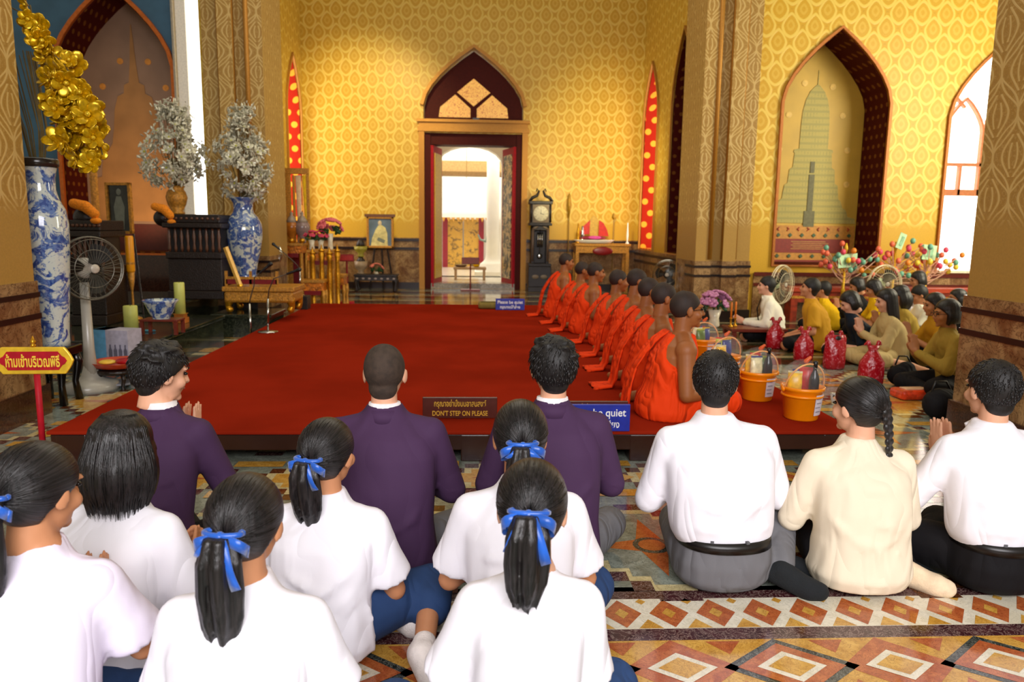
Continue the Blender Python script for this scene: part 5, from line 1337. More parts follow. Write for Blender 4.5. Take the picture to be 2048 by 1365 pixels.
for i, (px, cm) in enumerate(((586, 'a8641c'), (607, '8a7470'))):
    a = atY(px, 440, 13.0); t = thing('ceramic_urn', ['brown ceramic urn with a tilted lid on the narrow altar table', 'grey-mauve ceramic urn beside the brown urn'][i], 'urn', (a.x, 12.9, h_4)); k = .11
    MB().lathe([(.05, 0), (.06, .03), (.04, .08), (k, .18), (k * 1.15, .26), (k, .33), (.06, .36)], n=22).build('urn_body', M('urn_glaze_' + 'ab'[i], cm, .2), t, smooth=True); MB().lathe([(k * .9, .34), (k * .5, .42), (.02, .46), (.03, .49), (.005, .52)], n=20).build('lid', M('urn_lid_glaze', '9a8a78', .3), t, smooth=True); MB().ell((0, -.06, .04), (.05, .03, .04)).build('bright_knob', gold, t, smooth=True)
# tall gilded shrine frame against the side wall
a = atY(549, 345, 12.6); b = atY(603, 486, 12.6); t = thing('gilded_frame_shrine', 'tall narrow gilded frame with pale drapes above the ceramic urns', 'shrine', ((a.x + b.x) / 2, 13.25, 0)); w = (b.x - a.x) / 2 * 1.03
MB().bx(-w, w, 0, .05, a.z + .02, a.z + .12).bx(-w, -w + .1, 0, .05, 0, a.z + .02).bx(-w + .13, -w + .17, 0, .05, b.z - .1, a.z).bx(w - .05, w, 0, .05, 0, a.z + .02).build('frame', goldw, t, bevel=.006)
dr = MB()
for x, ww in ((0.02, .05), ): dr.tube([(x, .03, b.z - .05), (x + .01, .02, b.z + .4), (x, .03, a.z)], [ww, ww * .8, ww], 12, flat=.4)
dr.build('pale_drape', M('pale_pink_drape', 'd8b890', .6), t, smooth=True); dr = MB().tube([(.15, .03, b.z - .1), (.16, .02, b.z + .4), (.15, .03, a.z)], [.055, .045, .06], 12, flat=.4); dr.build('yellow_drape', M('bright_yellow_drape', 'f0c420', .5), t, smooth=True)
MB().bx(-w + .1, w - .06, .04, .06, .3, b.z - .05).build('red_panel', redg, t)
t = thing('red_notice', 'small red notice board on a stand right of the gilded tables', 'sign', (atY(693, 516, 13.4).x, 13.4, 0)); hz_ = atY(693, 516, 13.4).z; MB().box((0, 0, hz_), (.26, .03, .13)).build('board', redg, t, bevel=.01); MB().box((0, -.016, hz_), (.22, .004, .09)).build('face', M('notice_red', 'a02018', .4), t); MB().tube([(0, .02, 0), (0, .02, hz_)], .018, 8).build('post', redg, t); MB().box((0, 0, .02), (.22, .18, .04)).build('foot', redpaint, t)
# portrait on its easel and low black table
Y = 16.35; a = atY(733, 433, Y); b = atY(788, 497, Y); w = (b.x - a.x) / 2; t = thing('framed_portrait', 'gold-framed portrait of a seated figure in cream robes on an easel by the doorway', 'picture', ((a.x + b.x) / 2, Y, 0))
frame_rect(w, b.z, a.z, .05, -.05, 0).build('frame', goldw, t, bevel=.01); MB().bx(-w * 1.12, w * 1.12, -.06, 0, a.z - .01, a.z + .05).build('top_moulding', M('brown_moulding', '6a4020', .4), t); MB().bx(-w + .04, w - .04, -.02, 0, b.z + .04, a.z - .04).build('canvas', M('slate_blue_canvas', '64788c', .5, var=.25, scale=3), t)
H = a.z - b.z; z0 = b.z + .05; MB().prism([(-.2, z0), (.16, z0), (.15, z0 + H * .4), (.11, z0 + H * .58), (.03, z0 + H * .66), (-.04, z0 + H * .64), (-.1, z0 + H * .5), (-.17, z0 + H * .25)], -.03, -.02, 'y').build('painted_robe', M('cream_robe_paint', 'd8cc8c', .6, var=.2, scale=12), t); MB().ell((-.005, -.026, z0 + H * .72), (.038, .008, .055)).build('painted_head', M('pale_skin_paint', 'd8c4a0', .6), t)
MB().box((.02, -.034, z0 + .12), (.16, .006, .07), (0, .4, 0)).build('painted_shadow_fold', M('grey_green_paint', '7a8070', .6), t)
for x in (-.25, .05, .28): MB().tube([(x * .5, .02, b.z), (x, .05 if x else .3, 0)], .02, 8).build('easel_leg', dkwood, t)
Y = 16.0; a = atY(710, 548, Y); b = atY(796, 572, Y); w = (b.x - a.x) / 2; t = thing('low_black_table', 'low carved black table with inlay in front of the portrait', 'table', ((a.x + b.x) / 2, Y, 0)); h = a.z
MB().bx(-w, w, -.2, .2, h - .04, h).build('tabletop', dkwood, t, bevel=.006); MB().bx(-w * .95, w * .95, -.18, .18, h - .13, h - .04).build('apron', dkwood, t)
for x in (-w * .88, w * .88):
    for y in (-.14, .14): MB().tube([(x, y, h - .06), (x * 1.06, y, h * .5), (x * .98, y, .03), (x * 1.05, y, 0)], [.045, .035, .03, .04], 10).build('leg', dkwood, t, smooth=True)
for i in range(7): MB().ell((-w * .85 + i * w * .283, -.185, h - .085), (.03, .006, .02), 8, 6).build('pearl_inlay', M('mother_of_pearl', 'a89890', .25), t)
bouquet('small pink flower arrangement on the low black table', 753, 550, Y, h, .13, 12, M('salmon_petal', 'e0806c', .5), .05, .05, seed=8)
for i, (px, pz, cm) in enumerate(((722, 0, '9a8468'), (722, 1, '9a9030'))):
    x = atY(px, 540, Y).x; z = h + (.0 if i == 0 else .36)
    t = thing('stacked_bowl', ['beige footed bowl at the left end of the low black table', 'olive footed bowl balanced on the beige bowl'][i], 'bowl', (x, Y, z)); MB().lathe([(.07, 0), (.08, .02), (.05, .06), (.13, .14), (.14, .27 if i == 0 else .22), (.1, .26 if i == 0 else .2)], n=18).build('bowl', M('bowl_glaze_' + 'ab'[i], cm, .4), t, smooth=True); MB().lathe([(.1, .26 if i == 0 else .2), (.08, .30), (.05, .335), (.045, .358)], n=18).build('lid', dkwood, t, smooth=True)
# longcase clock
Y = 16.3; a = atY(1055, 575, Y); b = atY(1104, 378, Y); xc = (a.x + b.x) / 2; w = (b.x - a.x) / 2; H = b.z; t = thing('longcase_clock', 'tall carved dark wood longcase clock with a pale round dial right of the doorway', 'clock', (xc, Y, 0))
MB().bx(-w * 1.05, w * 1.05, -.2, .2, 0, H * .05).bx(-w, w, -.18, .18, H * .05, H * .25).bx(-w * 1.0, w * 1.0, -.19, .19, H * .25, H * .28).build('plinth', dkwood, t, bevel=.01)
MB().bx(-w * .78, -w * .5, -.15, .16, H * .28, H * .64).bx(w * .5, w * .78, -.15, .16, H * .28, H * .64).bx(-w * .78, w * .78, -.0, .16, H * .28, H * .64).bx(-w * .78, w * .78, -.15, .1, H * .60, H * .66).build('trunk', dkwood, t, bevel=.008)
MB().bx(-w * .9, w * .9, -.18, .18, H * .66, H * .86).build('hood', dkwood, t, bevel=.008); MB().bx(-w * 1.02, w * 1.02, -.21, .2, H * .85, H * .88).bx(-w * 1.0, w * 1.0, -.21, .2, H * .645, H * .67).build('hood_moulding', dkwood, t, bevel=.01)
for q in (-1, 1):
    MB().tube([(q * w * 1.0, -.17, H * .875), (q * w * .75, -.17, H * .91), (q * w * .35, -.17, H * .93), (q * w * .18, -.17, H * .975), (q * w * .35, -.17, H * .995), (q * w * .42, -.17, H * .97)], [.03, .035, .03, .022, .018, .014], 8).build('scroll_pediment', dkwood, t, smooth=True)
    MB().tube([(q * w * .84, -.19, H * .68), (q * w * .84, -.19, H * .85)], .022, 10).build('hood_column', dkwood, t, smooth=True); MB().tube([(q * w * .65, -.16, H * .30), (q * w * .65, -.16, H * .62)], .02, 10).build('trunk_column', M('pale_brown_carving', '6a5440', .4), t, smooth=True)
    MB().ell((q * w * .38, -.185, H * .15), (.075, .01, .045)).build('carved_scroll', M('pale_brown_carving2', '7a6a50', .4), t, smooth=True); MB().ell((q * w * .45, -.155, H * .625), (.07, .01, .025), rot=(0, q * .4, 0)).build('brass_corner', M('pale_brown_carving2', '7a6a50', .4), t, smooth=True)
MB().bx(-w * .7, w * .7, -.185, -.178, H * .675, H * .845).build('dial_plate', M('dark_brass', '5a4a34', .4, .4), t); MB().lathe([(.0, 0), (w * .66, 0), (w * .66, .012), (w * .6, .014)], (0, -.185, H * .76), 40, rot=(R(90), 0, 0)).build('dial', M('pale_dial', 'd8d2b0', .4), t, smooth=True)
for k in range(12): aa = k * PI / 6; MB().box((math.sin(aa) * w * .53, -.201, H * .76 + math.cos(aa) * w * .53), (.008, .004, .035), (0, aa, 0)).build('hour_mark', M('dial_mark', '8a8464', .4), t)
MB().box((0, -.203, H * .76 + .035), (.008, .003, .10), (0, .15, 0)).box((.03, -.203, H * .76 - .01), (.01, .003, .08), (0, 1.9, 0)).build('hands', M('dial_mark2', '4a4634', .4), t)
for k in (-1, 0, 1): MB().tube([(k * .045, -.1, H * .44), (k * .045, -.1, H * .58)], .018, 10).build('weight', chrome, t, smooth=True)
MB().tube([(0, -.06, H * .36), (0, -.06, H * .6)], .006, 6).lathe([(.0, 0), (.05, .004), (.055, .01), (.03, .02)], (0, -.06, H * .35), 20, rot=(R(90), 0, 0)).build('pendulum', chrome, t, smooth=True)
# --- far right: offering table
Y = 16.0; a = atY(1150, 487, Y); b = atY(1262, 487, Y); w = (b.x - a.x) / 2; h = a.z; t = thing('gilded_offering_table', 'long gilded table with red ornaments against the back wall behind the monks', 'table', ((a.x + b.x) / 2, Y, 0)); X0 = (a.x + b.x) / 2
MB().bx(-w, w, 0, .5, h - .06, h).build('tabletop', goldw, t, bevel=.01); MB().bx(-w * .95, w * .95, .03, .45, h - .2, h - .06).build('apron', goldw, t)
for x in (-w * .9, w * .9):
    for y in (.06, .42): MB().bx(x - .04, x + .04, y - .03, y + .03, 0, h - .2).build('leg', goldw, t, bevel=.008)
MB().ell((0, .02, h - .16), (.22, .03, .09)).build('red_ornament', redg, t, smooth=True)
q = Vector((atY(1190, 485, Y).x, Y + .15, h)); t = thing('white_tray', 'large white oval tray glowing in the light on the gilded offering table', 'tray', q); MB().lathe([(.2, 0), (.36, .01), (.42, .06), (.43, .07), (.40, .065), (.3, .03)], n=36, sy=.5).build('tray', M('white_enamel', 'fffaf0', .3, var=.01), t, smooth=True); MB().lathe([(.405, .062), (.44, .066), (.44, .075), (.41, .076)], n=36, sy=.5).build('rim', M('white_enamel', 'fffaf0', .3, var=.01), t, smooth=True)
t = thing('folded_robe_set', 'folded crimson and pink cloth with upright fan shapes on the white tray', 'cloth', q + Vector((-.02, 0, .077)))
MB().ell((-.02, 0, .04), (.3, .12, .045)).build('crimson_cloth', M('crimson_cloth', '8a1030', .6), t, smooth=True); MB().ell((.02, -.1, .05), (.14, .04, .035)).build('pink_cloth', M('magenta_cloth', 'd048a0', .6), t, smooth=True)
fan_l = [(-.32, .08), (-.05, .08), (-.05, .45)] ; MB().prism([(-.33, .10), (-.08, .12), (-.07, .42), (-.2, .3)], .02, .04, 'y').build('red_fan_left', M('bright_red_cloth', 'c82018', .5), t); MB().prism([(.12, .08), (.34, .08), (.30, .22), (.22, .36), (.12, .42)], .02, .04, 'y').build('red_fan_right', M('bright_red_cloth', 'c82018', .5), t)
MB().prism([(-.07, .08), (.10, .08), (.10, .44), (.0, .52), (-.07, .42)], .03, .05, 'y').build('gold_fan', M('matte_gold_cloth', 'c8a040', .5), t)
for i, (px, pt, nm, lb, r_, mt) in enumerate(((1128, 447, 'gold_ornament', 'thin curved gold ornament at the left end of the offering table', .05, gold), (1143, 452, 'crystal_goblet', 'tall crystal goblet with silver facets beside the gold ornament', .06, chrome), (1252, 446, 'white_candle', 'bright white candle at the right end of the offering table', .03, M('white_wax', 'fffaf0', .4, var=.01)))):
    a = atY(px, pt, Y); xx = min(max(a.x, X0 - w + .08), X0 + w - .08) if i != 2 else X0 + w - .06; t = thing(nm, lb, 'ornament', (xx + (.0, .09, 0)[i], Y + .12, h)); hh = a.z - h
    MB().lathe([(r_, 0), (r_ * 1.1, .02), (r_ * .4, .06), (r_ * .8, hh * .4), (r_ * .5, hh * .7), (r_ * .3, hh)], n=12).build('stem', mt, t, smooth=True); MB().lathe([(r_ * 1.2, 0), (r_ * 1.3, .01), (r_ * 1.2, .02)], n=14).build('foot', mt, t); 
for px, pt, lb in ((1142, 390, 'tall thin bronze staff with a long plume head behind the crystal goblet'), (1232, 430, 'thin brass stand with a small finial right of the white tray')):
    a = atY(px, pt, Y + .3); t = thing('ceremonial_staff', lb, 'staff', (a.x, Y + .45, 0 if px < 1200 else 0)); t.location.y = Y + .56; MB().tube([(0, 0, 0), (0, 0, a.z)], .01, 8).build('shaft', M('bronze_shaft', '8a6a2c', .4, .4), t); MB().lathe([(.01, a.z - (.5 if px < 1200 else .1)), (.045, a.z - .2 if px < 1200 else a.z - .05), (.03, a.z), (.005, a.z + .05)], n=12).build('head', M('bronze_head', 'a8801c', .5, .3), t, smooth=True)
stand_fan('dark stand fan standing by the right pilaster behind the monks', (atY(1337, 540, 12.8).x, 12.8, 0), -20, .62, .25, body=M('black_fan_body', '1c1c1a', .5))
# ------------------------------------------------------------------ offerings on and beside the dais
bkt = M('orange_plastic', 'f48e04', .3, var=.03, spec=.5); paper = M('white_paper_notice', 'd8d2dc', .6, var=.03); inkg = M('grey_print', '8a8490', .6)
cello = newmat('cellophane', .05, alpha=.07, spec=.5)[0]; botm = M('dark_bottle', '0c0a0c', .2); capo = M('orange_cap', 'd85a20', .4)
pkc = [M('packet_' + n, c, .3, var=.25, scale=25) for n, c in (('yellow', 'e8b820'), ('red', 'c8281c'), ('cream', 'e0d8a8'), ('green', '5a7a2c'), ('blue', '2c3c80'), ('lime', 'b8c040'))]
def bucket(which, q, s=1.0, pal=(0, 1, 2, 3), bottle=True, rz=0):
    t = thing('offering_bucket', 'orange plastic bucket ' + which, 'bucket', q, R(rz), 'offering buckets in front of the monks'); del t['group']
    MB().lathe([(.098 * s, 0), (.105 * s, .008), (.125 * s, .19 * s), (.136 * s, .195 * s), (.138 * s, .215 * s), (.130 * s, .217 * s), (.120 * s, .19 * s), (.10 * s, .05)], n=36).build('pail', bkt, t, smooth=True)
    MB().lathe([(.126 * s, .150 * s), (.132 * s, .155 * s), (.130 * s, .165 * s), (.127 * s, .166 * s)], n=36).build('rim_band', bkt, t, smooth=True)
    h = MB().tube([(.136 * s * math.cos(a) , -.06 * s * math.sin(a) - .01, (.20 + .17 * math.sin(a)) * s) for a in [i * PI / 16 for i in range(17)]], .0055 * s, 8); h.build('handle', M('pale_orange_handle', 'e8a868', .35), t, smooth=True)
    for q_ in (-1, 1): MB().ell((q_ * .138 * s, -.005, .20 * s), (.012, .016, .018)).build('handle_hinge', bkt, t, smooth=True)
    n = MB(); vs = []
    for i in range(7):
        a = R(-78 + i * 7.2)
        for z, rr in ((.04, .1125), (.175, .1265)): vs.append(((rr * s) * math.cos(a), (rr * s) * math.sin(a), z * s))
    for i in range(7):
        a = R(-78 + i * 7.2)
        for z, rr in ((.04, .1145), (.175, .1285)): vs.append(((rr * s) * math.cos(a), (rr * s) * math.sin(a), z * s))
    fs = []
    for i in range(6): a = i * 2; fs += [(a, a + 2, a + 3, a + 1), (a + 14, a + 15, a + 17, a + 16), (a, a + 14, a + 16, a + 2), (a + 1, a + 3, a + 17, a + 15)]
    n.add(vs, fs); n.build('paper_label', paper, t)
    for k in range(4):
        a = R(-66 + (k % 2) * 3); z = (.15 - k * .028) * s; rr = (.1145 + (z / s - .04) / .135 * .014) * s + .001
        MB().box((rr * math.cos(a), rr * math.sin(a), z), (.045 * s, .001, .006 * s), (0, 0, a + PI / 2)).build('printed_line', inkg, t)
    # contents: separate things standing in the pail
    rnd = random.Random(int(q[1] * 100)); base = Vector(q) + Vector((0, 0, .15 * s))
    names = ['yellow', 'red', 'cream', 'green', 'blue', 'lime']
    sp = [(-.055, .0), (.035, .045), (-.005, .06), (-.04, -.055), (.0, -.01)]
    for i, c in enumerate(pal):
        p = sp[i]; hh = rnd.uniform(.14, .19) * s
        b = thing('snack_packet', 'shiny %s packet in the orange bucket %s' % (names[c], which.split(',')[0]), 'packet', base + Vector((p[0] * s, p[1] * s, 0)), rnd.uniform(-.6, .6))
        MB().loft([ring((0, 0, 0), .035 * s, .012 * s, 16), ring((0, 0, .02), .042 * s, .025 * s, 16), ring((0, 0, hh * .5), .046 * s, .032 * s, 16), ring((0, 0, hh * .9), .043 * s, .018 * s, 16), ring((0, 0, hh), .045 * s, .003, 16)]).build('pouch', pkc[c], b, smooth=True)
        MB().box((0, 0, hh + .006), (.088 * s, .003, .012)).build('crimped_seal', pkc[(c + 2) % 6], b)
    if bottle:
        b = thing('bottle', 'dark bottle standing in the orange bucket %s' % which.split(',')[0], 'bottle', base + Vector((.042 * s, -.066 * s, 0)))
        MB().lathe([(.026, 0), (.031, .01), (.031, .12), (.024, .15), (.013, .175), (.012, .20), (.014, .205)], n=20).build('glass', botm, b, smooth=True); MB().lathe([(.0145, .195), (.015, .235), (.008, .24)], n=14).build('cap', blackp, b, smooth=True)
    c_ = MB(); rg = []
    for z, rr in ((.205, .118), (.27, .135), (.33, .12), (.375, .06), (.39, .012)):
        rg.append([Vector((rr * s * (1 + .07 * math.sin(7 * a)) * math.cos(a), rr * s * (1 + .07 * math.sin(7 * a)) * math.sin(a), z * s)) for a in [i * 2 * PI / 42 for i in range(42)]])
    c_.loft(rg, closed=False).build('cellophane_wrap', cello, t, smooth=True)
    MB().limb([(.0, -.02, .38 * s), (.02, -.03, .405 * s)], [.016, .010]).build('ribbon_knot', capo, t, smooth=True)
bucket('nearest the corner of the red carpet', atZ(1617, 846, PZ) + Vector((0, .12, 0)), 1.0, (0, 1, 2), rz=6)
bucket('second from the carpet corner, beside the nearest monk', atZ(1527, 807, PZ) + Vector((0, .13, 0)), .98, (0, 3, 1, 2), rz=-4)
bucket('third from the carpet corner, behind the white-shirted man', atZ(1455, 770, PZ) + Vector((0, .13, 0)), 1.0, (2, 4, 5, 0), False, 10)
bucket('farthest from the camera, in front of the second monk', atZ(1412, 728, PZ) + Vector((0, .13, 0)), 1.0, (2, 4, 5, 3), False, -8)
# red gift bags along the floor
bagm, nt, b = newmat('red_printed_plastic', .22, spec=.6); vec, x, y, z = objc(nt); n = noise(nt, vec, 38, 3, .6, dist=.6)
nt.links.new(mixc(nt, sm(n, .54, .66), srgb('a80c1c'), srgb('d0606c')), b.inputs['Base Color']); bump(nt, b, noise(nt, vec, 20), .6, .02)
def gift_bag(label, q, s=1, open_=False):
    t = thing('gift_bag', label, 'bag', q, 0); rg = []
    prof = ((0, .088, .06), (.02, .1, .075), (.10, .105, .08), (.19, .10, .075), (.26, .055 if not open_ else .10, .05), (.30, .03 if not open_ else .105, .03), (.335, .05 if not open_ else .09, .03))
    for z, a_, b_ in prof:
        rg.append([Vector((a_ * s * (1 + .06 * math.sin(9 * a + z * 20)) * math.cos(a), b_ * s * (1 + .06 * math.sin(9 * a + z * 20)) * math.sin(a), z * s)) for a in [i * 2 * PI / 40 for i in range(40)]])
    MB().loft(rg).build('bag_body', bagm, t, smooth=True)
    for k in (-1, 1): MB().limb([(k * .02, 0, .28 * s), (k * .045 * s, 0, .36 * s), (k * .07 * s, .01, .34 * s)], [.014, .02, .008]).build('tied_ear', bagm, t, smooth=True)
    if open_: MB().ell((.01, -.0, .30 * s), (.05, .04, .05)).build('dark_contents', blackp, t, smooth=True)
    else: MB().tube([(0, 0, .278 * s), (0, 0, .292 * s)], .036 * s, 14).build('tie_band', redg, t, smooth=True)
gift_bag('red patterned gift bag nearest the white-shirted man with a necktie', atZ(1549, 697, 0)); gift_bag('red patterned gift bag in front of the mustard-shirted man', atZ(1606, 722, 0))
gift_bag('open red patterned gift bag with something black inside', atZ(1667, 738, 0), 1.05, True); gift_bag('wide red gift bag in front of the long-haired woman', atZ(1740, 770, 0), 1.1)
q = atZ(1848, 800, 0); t = thing('wrapped_package', 'flat orange-red package in clear plastic lying by the right column', 'package', q + Vector((-.02, .05, 0)), R(4)); MB().box((0, 0, .045), (.42, .2, .08)).build('package', M('orange_red_package', 'd8401c', .25, var=.3, scale=20), t, bevel=.025); MB().box((0, 0, .088), (.30, .1, .01)).build('pale_card', M('pale_card', 'e8b890', .4), t, bevel=.004)
def soft_bag(label, px, py, r, s=(1, .8, .9)):
    q = atZ(px, py, 0); t = thing('black_bag', label, 'bag', q); MB().ell((0, 0, r * s[2] * .95), (r * s[0], r * s[1], r * s[2])).ell((.03, 0, r * 1.3), (r * .6, r * .5, r * .45)).build('bag_body', BLK, t, remesh=.012, sit=4); MB().tube([(-.6 * r, 0, r * 1.5), (-.3 * r, .02, r * 2.1), (.3 * r, .02, r * 2.1), (.6 * r, 0, r * 1.5)], .008, 8).build('strap', blackp, t, smooth=True)
soft_bag('black shoulder bag on the floor against the right column', 1878, 838, .135); soft_bag('black bag on the floor in front of the olive-jacketed woman', 1803, 772, .13, (1.1, .7, .8))
t = thing('water_cup', 'clear plastic water cup on the floor beside the nearest orange bucket', 'cup', atZ(1668, 806, 0)); MB().lathe([(.025, 0), (.035, .08), (.034, .08), (.024, .003)], n=18).build('cup', newmat('clear_plastic', .05, alpha=.35)[0], t, smooth=True); MB().lathe([(.0, .078), (.036, .08), (.036, .084), (.0, .085)], n=18).build('foil_lid', M('foil', 'c8c8c0', .3, .6), t, smooth=True)
# flower vase and low table with orange candles behind the monks
q = atZ(1458, 672, 0); t = thing('low_offering_table', 'low red-brown table with candles behind the row of buckets', 'table', (q.x + .1, 8.9, 0)); MB().bx(-.35, .35, 0, .4, .16, .2).build('tabletop', M('red_brown_wood', '6a2414', .35), t, bevel=.006)
for x in (-.31, .31):
    for y in (.04, .36): MB().bx(x - .025, x + .025, y - .025, y + .025, 0, .16).build('leg', M('red_brown_wood', '6a2414', .35), t)
X1 = q.x + .1; bouquet('mauve chrysanthemum bouquet in a dark pot beside the nearest monk head', 1430, 610, 9.1, .2, .17, 20, pk3, .22, .07, seed=12)
for i, px in enumerate((1459, 1471)):
    a = atY(px, 640, 9.15); t = thing('orange_candle', ['left one of two thin orange candles on a brass stand', 'right one of two thin orange candles on a brass stand'][i], 'candle', (a.x, 9.1 + .06 * i, .2)); MB().lathe([(.03, 0), (.03, .01), (.01, .03), (.012, .1), (.025, .11)], n=12).build('brass_holder', gold, t, smooth=True); MB().lathe([(.011, .11), (.011, .30), (.006, .31)], n=10).build('wax', M('orange_wax2', 'e07818', .4), t, smooth=True)
# money trees and back table in the right wing
ballm = [M('ball_' + n, c, .4) for n, c in (('pink', 'e04868'), ('orange', 'e88828'), ('yellow', 'e8c83c'), ('teal', '6aa890'), ('coral', 'e86a4c'))]
bme = []
for m_ in ballm:
    k = MB().ell((0, 0, 0), (.038, .038, .045), 10, 8); me = bpy.data.meshes.new('ball'); me.from_pydata(k.v, [], k.f); me.materials.append(m_); me.polygons.foreach_set('use_smooth', [True] * len(me.polygons)); bme.append(me)
def money_tree(label, px, Y, ztop, note, seed, tilt=0):
    a = atY(px, 500, Y); t = thing('money_tree', label, 'decoration', (a.x, Y, 0)); rnd = random.Random(seed)
    MB().lathe([(.12, 0), (.12, .03), (.03, .06), (.025, ztop * .4), (.035, ztop * .42), (.022, ztop * .45), (.02, ztop * .9), (.032, ztop * .93), (.01, ztop)], n=12).build('gold_pole', M('gold_foil', 'e0b028', .3, .4, var=.3, scale=50, bmp=.8, bscale=50), t, smooth=True)
    for i in range(30):
        aa = rnd.uniform(0, 2 * PI); L = rnd.uniform(.16, .55); z0 = rnd.uniform(ztop * .48, ztop * .72); v = Vector((math.cos(aa) * L, math.sin(aa) * L * .4, z0 + rnd.uniform(.05, .42)))
        MB().tube([(0, 0, z0), tuple(v * .5 + Vector((0, 0, z0 * .5 - .03))), tuple(v)], .007, 5).build('branch', M('pale_pink_twig', 'd8a890', .6), t)
        o = bpy.data.objects.new('foam_ball', bme[rnd.randrange(5)]); C.objects.link(o); o.parent = t; o.location = v
    nx, nz, nw, nh, ry = note
    n = MB(); n.box((nx, -.08, nz), (nw, .006, nh), (0, R(ry), .2)); n.build('banknote', M('pale_green_note', 'b8dcb0', .6, var=.12, scale=14), t); n = MB(); n.box((nx + .01, -.088, nz), (nw * .4, .002, nh * .6), (0, R(ry), .2)); n.build('printed_panel', M('note_print', '8cba98', .6), t)
money_tree('decorated money tree with a wide green note, in front of the temple mural', 1692, 11.1, 1.22, (0, .96, .33, .2, -4), 1)
money_tree('decorated money tree with an upright folded note, between the niche and the window', 1791, 11.2, 1.25, (.03, 1.26, .12, .24, 20), 2)
money_tree('decorated money tree with a green note beside the bright right window', 1857, 11.0, 1.22, (-.03, 1.10, .24, .22, 5), 3)
stand_fan('pale stand fan directly behind the man with a black necktie', (atY(1560, 566, 10.5).x, 10.75, 0), 38, .62, .28, body=M('pale_green_plastic', 'a8b890', .35), grille=M('cream_grille', 'e0d4b0', .4))
stand_fan('pale stand fan behind the bowed women at the foot of the niche', (atY(1781, 575, 10.6).x, 10.95, 0), 10, .63, .28, body=M('pale_green_plastic', 'a8b890', .35), grille=M('cream_grille', 'e0d4b0', .4))
t = thing('altar_bench', 'long low red and orange carved bench under the right wing niche', 'bench', (6.6, YW - .42, 0)); MB().bx(-1.75, 2.3, 0, .3, .46, .54).build('seat', M('red_orange_lacquer', 'a83a1c', .4), t, bevel=.01); MB().bx(-1.7, 2.25, .03, .27, .3, .46).build('carved_apron', M('red_orange_lacquer2', '8a2c14', .4, var=.4, scale=12), t); MB().bx(-1.7, 2.25, .02, .03, .36, .40).build('gold_line', goldw, t)
for x in (-1.65, -.4, .9, 2.2): MB().bx(x - .05, x + .05, .03, .27, 0, .3).build('leg', M('red_orange_lacquer2', '8a2c14', .4, var=.4, scale=12), t)
# ------------------------------------------------------------------ portico seen through the doorway
struct('floor_portico', MB().bx(-6, 6, YB + .5, 27, -.1, .08), marble('pale_marble', 'd8d0bc', 'e8e2d4', 'b0a890', 2, .2, .02))
YP = 24.0
struct('ceiling_portico', MB().bx(-6, 6, YB + .5, 24.5, 6.6, 6.7), whitepl)
struct('wall_portico', MB().bx(-6, 6, YP + .2, YP + .5, 0, 9), whitepl)
a0 = atY(885, 435, YP); a1 = atY(967, 556, YP)
t = thing('gilded_double_door', 'distant pair of gold painted doors in a crimson frame seen through the doorway', 'door', ((a0.x + a1.x) / 2, YP + .15, .08)); w = (a1.x - a0.x) / 2; h = a0.z - .08
gd, nt, b = newmat('gold_leaf_door', .4); vec, x, y, z = objc(nt); n = noise(nt, vec, 5, 6, .7, dist=1); nt.links.new(mixc(nt, sm(n, .52, .6), srgb('d8a438'), srgb('7a5a28')), b.inputs['Base Color'])
for q in (-1, 1): MB().bx(min(q * .02, q * (w - .12)), max(q * .02, q * (w - .12)), -.03, .02, .0, h - .05).build('door_leaf', gd, t); MB().bx(min(q * w, q * (w - .16)), max(q * w, q * (w - .16)), -.08, .03, 0, h).build('door_jamb', M('crimson_paint', '981428', .4), t)
t2 = MB().bx(-3, 3, YP - .25, YP + .1, a0.z, a0.z + .10); t2 = tag(t2.build('canopy_ledge', whitepl), 'white ledge with a fringe over the distant gold doors', 'ledge')
for i in range(15):
    MB().prism([(-1.45 + i * .15, a0.z - .0), (-1.33 + i * .15, a0.z), (-1.39 + i * .15, a0.z - .14)], YP - .26, YP - .24, 'y').build('fringe_point', M('gold_fringe', 'c89038', .5), t2)
a = atY(940, 322, 22); b_ = atY(940, 344, 22)
struct('trim_22', MB().bx(-3, 3, 22, 22.3, b_.z, a.z), M('ochre_beam', 'c8a468', .6)); struct('trim_23', MB().bx(-3, 3, 21.9, 22.3, b_.z - .12, b_.z), M('brown_beam_edge', '8a6838', .6))
# white arch in front
A = [(-3, 0.0)]; pts = []
ac = atY(940, 300, 19.5).x; 
arch_o = [(ac - .82, .08), (ac - .82, 2.7)] + [(ac + .82 * -math.cos(i * PI / 10), 2.95 + .45 * math.sin(i * PI / 10)) for i in range(11)] + [(ac + .82, 2.7), (ac + .82, .08)]
wall_with_holes('wall_arcade', 'y', 19.5, .5, -5, 5, .08, 6.5, [arch_o], whitepl)
t = thing('round_pillar_base', 'white stepped pillar base at the right of the portico', 'pillar', (ac + .62, 20.6, .08)); MB().lathe([(.45, 0), (.45, .12), (.36, .16), (.36, .28), (.28, .34), (.2, .42), (.17, .6), (.17, 3.5)], n=24).build('pillar', whitepl, t, smooth=True); MB().bx(-.48, .48, -.48, .48, 0, .1).build('plinth', whitepl, t)
t = thing('bronze_figure', 'greenish bronze standing figure in the distance through the doorway', 'statue', (atY(983, 500, 22.6).x, 22.6, .08)); H = atY(983, 447, 22.6).z - .08; k = H / 1.75; bz_ = M('green_bronze', '7c8c80', .5, .3)
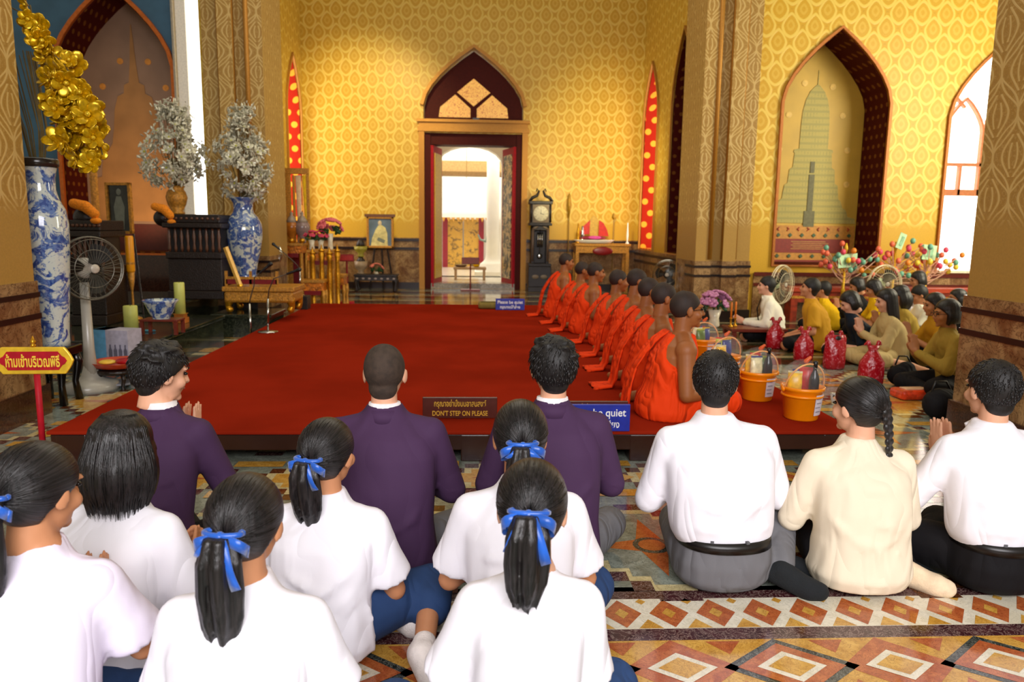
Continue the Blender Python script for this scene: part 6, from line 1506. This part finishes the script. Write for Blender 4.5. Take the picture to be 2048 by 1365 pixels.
MB().limb([(0, 0, .1 * k), (.02, 0, .9 * k)], [.13 * k, .16 * k]).limb([(.02, 0, .9 * k), (.0, 0, 1.35 * k)], [.14 * k, .17 * k]).limb([(-.12 * k, 0, 1.38 * k), (-.2 * k, 0, 1.08 * k), (-.42 * k, -.02, 1.14 * k), (-.50 * k, 0, 1.32 * k)], [.06 * k, .05 * k, .04 * k, .035 * k]).limb([(.15 * k, 0, 1.38 * k), (.22 * k, 0, 1.1 * k), (.2 * k, -.03, .85 * k)], [.06 * k, .05 * k, .04 * k]).ell((0, 0, 1.6 * k), (.09 * k, .1 * k, .12 * k)).ell((0, 0, 1.74 * k), (.04 * k, .04 * k, .06 * k)).limb([(0, 0, 1.38 * k), (0, 0, 1.5 * k)], [.07 * k, .05 * k]).build('figure_body', bz_, t, remesh=.02, sit=3)
MB().lathe([(.3, 0), (.3, .06), (.22, .1), (.2, .16)], n=20).build('pedestal', bz_, t, smooth=True)
t = thing('portico_table', 'small wooden table with offerings outside the doorway', 'table', (atY(938, 545, 18.4).x, 18.4, .08)); h = atY(938, 535, 18.4).z - .08; MB().bx(-.38, .42, 0, .4, h - .06, h).build('tabletop', M('pale_wood', 'a88458', .5), t, bevel=.008)
for x in (-.33, .37): MB().bx(x - .03, x + .03, .04, .36, 0, h - .06).build('leg', M('pale_wood', 'a88458', .5), t)
tx = t.location.x; t = thing('yellow_pot', 'yellow pot on the small table outside the doorway', 'pot', (tx + .18, 18.6, .08 + h)); MB().lathe([(.05, 0), (.08, .03), (.09, .12), (.06, .16)], n=16).build('pot', YEL2, t, smooth=True); MB().lathe([(.06, .16), (.07, .17), (.07, .18)], n=16).build('rim', gold, t)
t = thing('dish_garden', 'shallow dish with small plants on the table outside the doorway', 'plant', (tx - .2, 18.6, .08 + h)); MB().lathe([(.1, 0), (.16, .04), (.17, .05)], n=18).build('dish', M('brown_dish', '8a6a4c', .5), t, smooth=True); k = MB(); [k.tube([(x * .04, 0, .04), (x * .05, 0, .12 + .03 * (x % 2))], [.012, .003], 6) for x in range(-3, 4)]; k.build('sprouts', M('leaf_green', '1e4a1c', .5), t)
Y = 16.35; a = atY(941, 522, Y); t = thing('lectern_sign', 'dark red slanted notice on a thin stand in front of the doorway', 'sign', (a.x, Y, 0)); MB().box((0, 0, a.z), (.38, .03, .15), (R(-20), 0, 0)).build('board', redg, t, bevel=.005); MB().tube([(0, .0, .02), (0, 0, a.z - .05)], .015, 8).build('post', redg, t); MB().box((0, 0, .015), (.42, .28, .03)).build('foot', redg, t, bevel=.006)
a = atY(933, 372, 21); t = thing('pendant_lamp', 'glowing glass pendant lamp hanging in the bright portico', 'lamp', (a.x, 21, a.z)); MB().ell((0, 0, 0), (.12, .12, .18)).build('glass_shade', newmat('lamp_glass', .3, emit='fff4d8', es=3)[0], t, smooth=True); MB().tube([(0, 0, .15), (0, 0, 6.62 - a.z)], .008, 6).build('chain', M('bronze_shaft', '8a6a2c', .4), t)
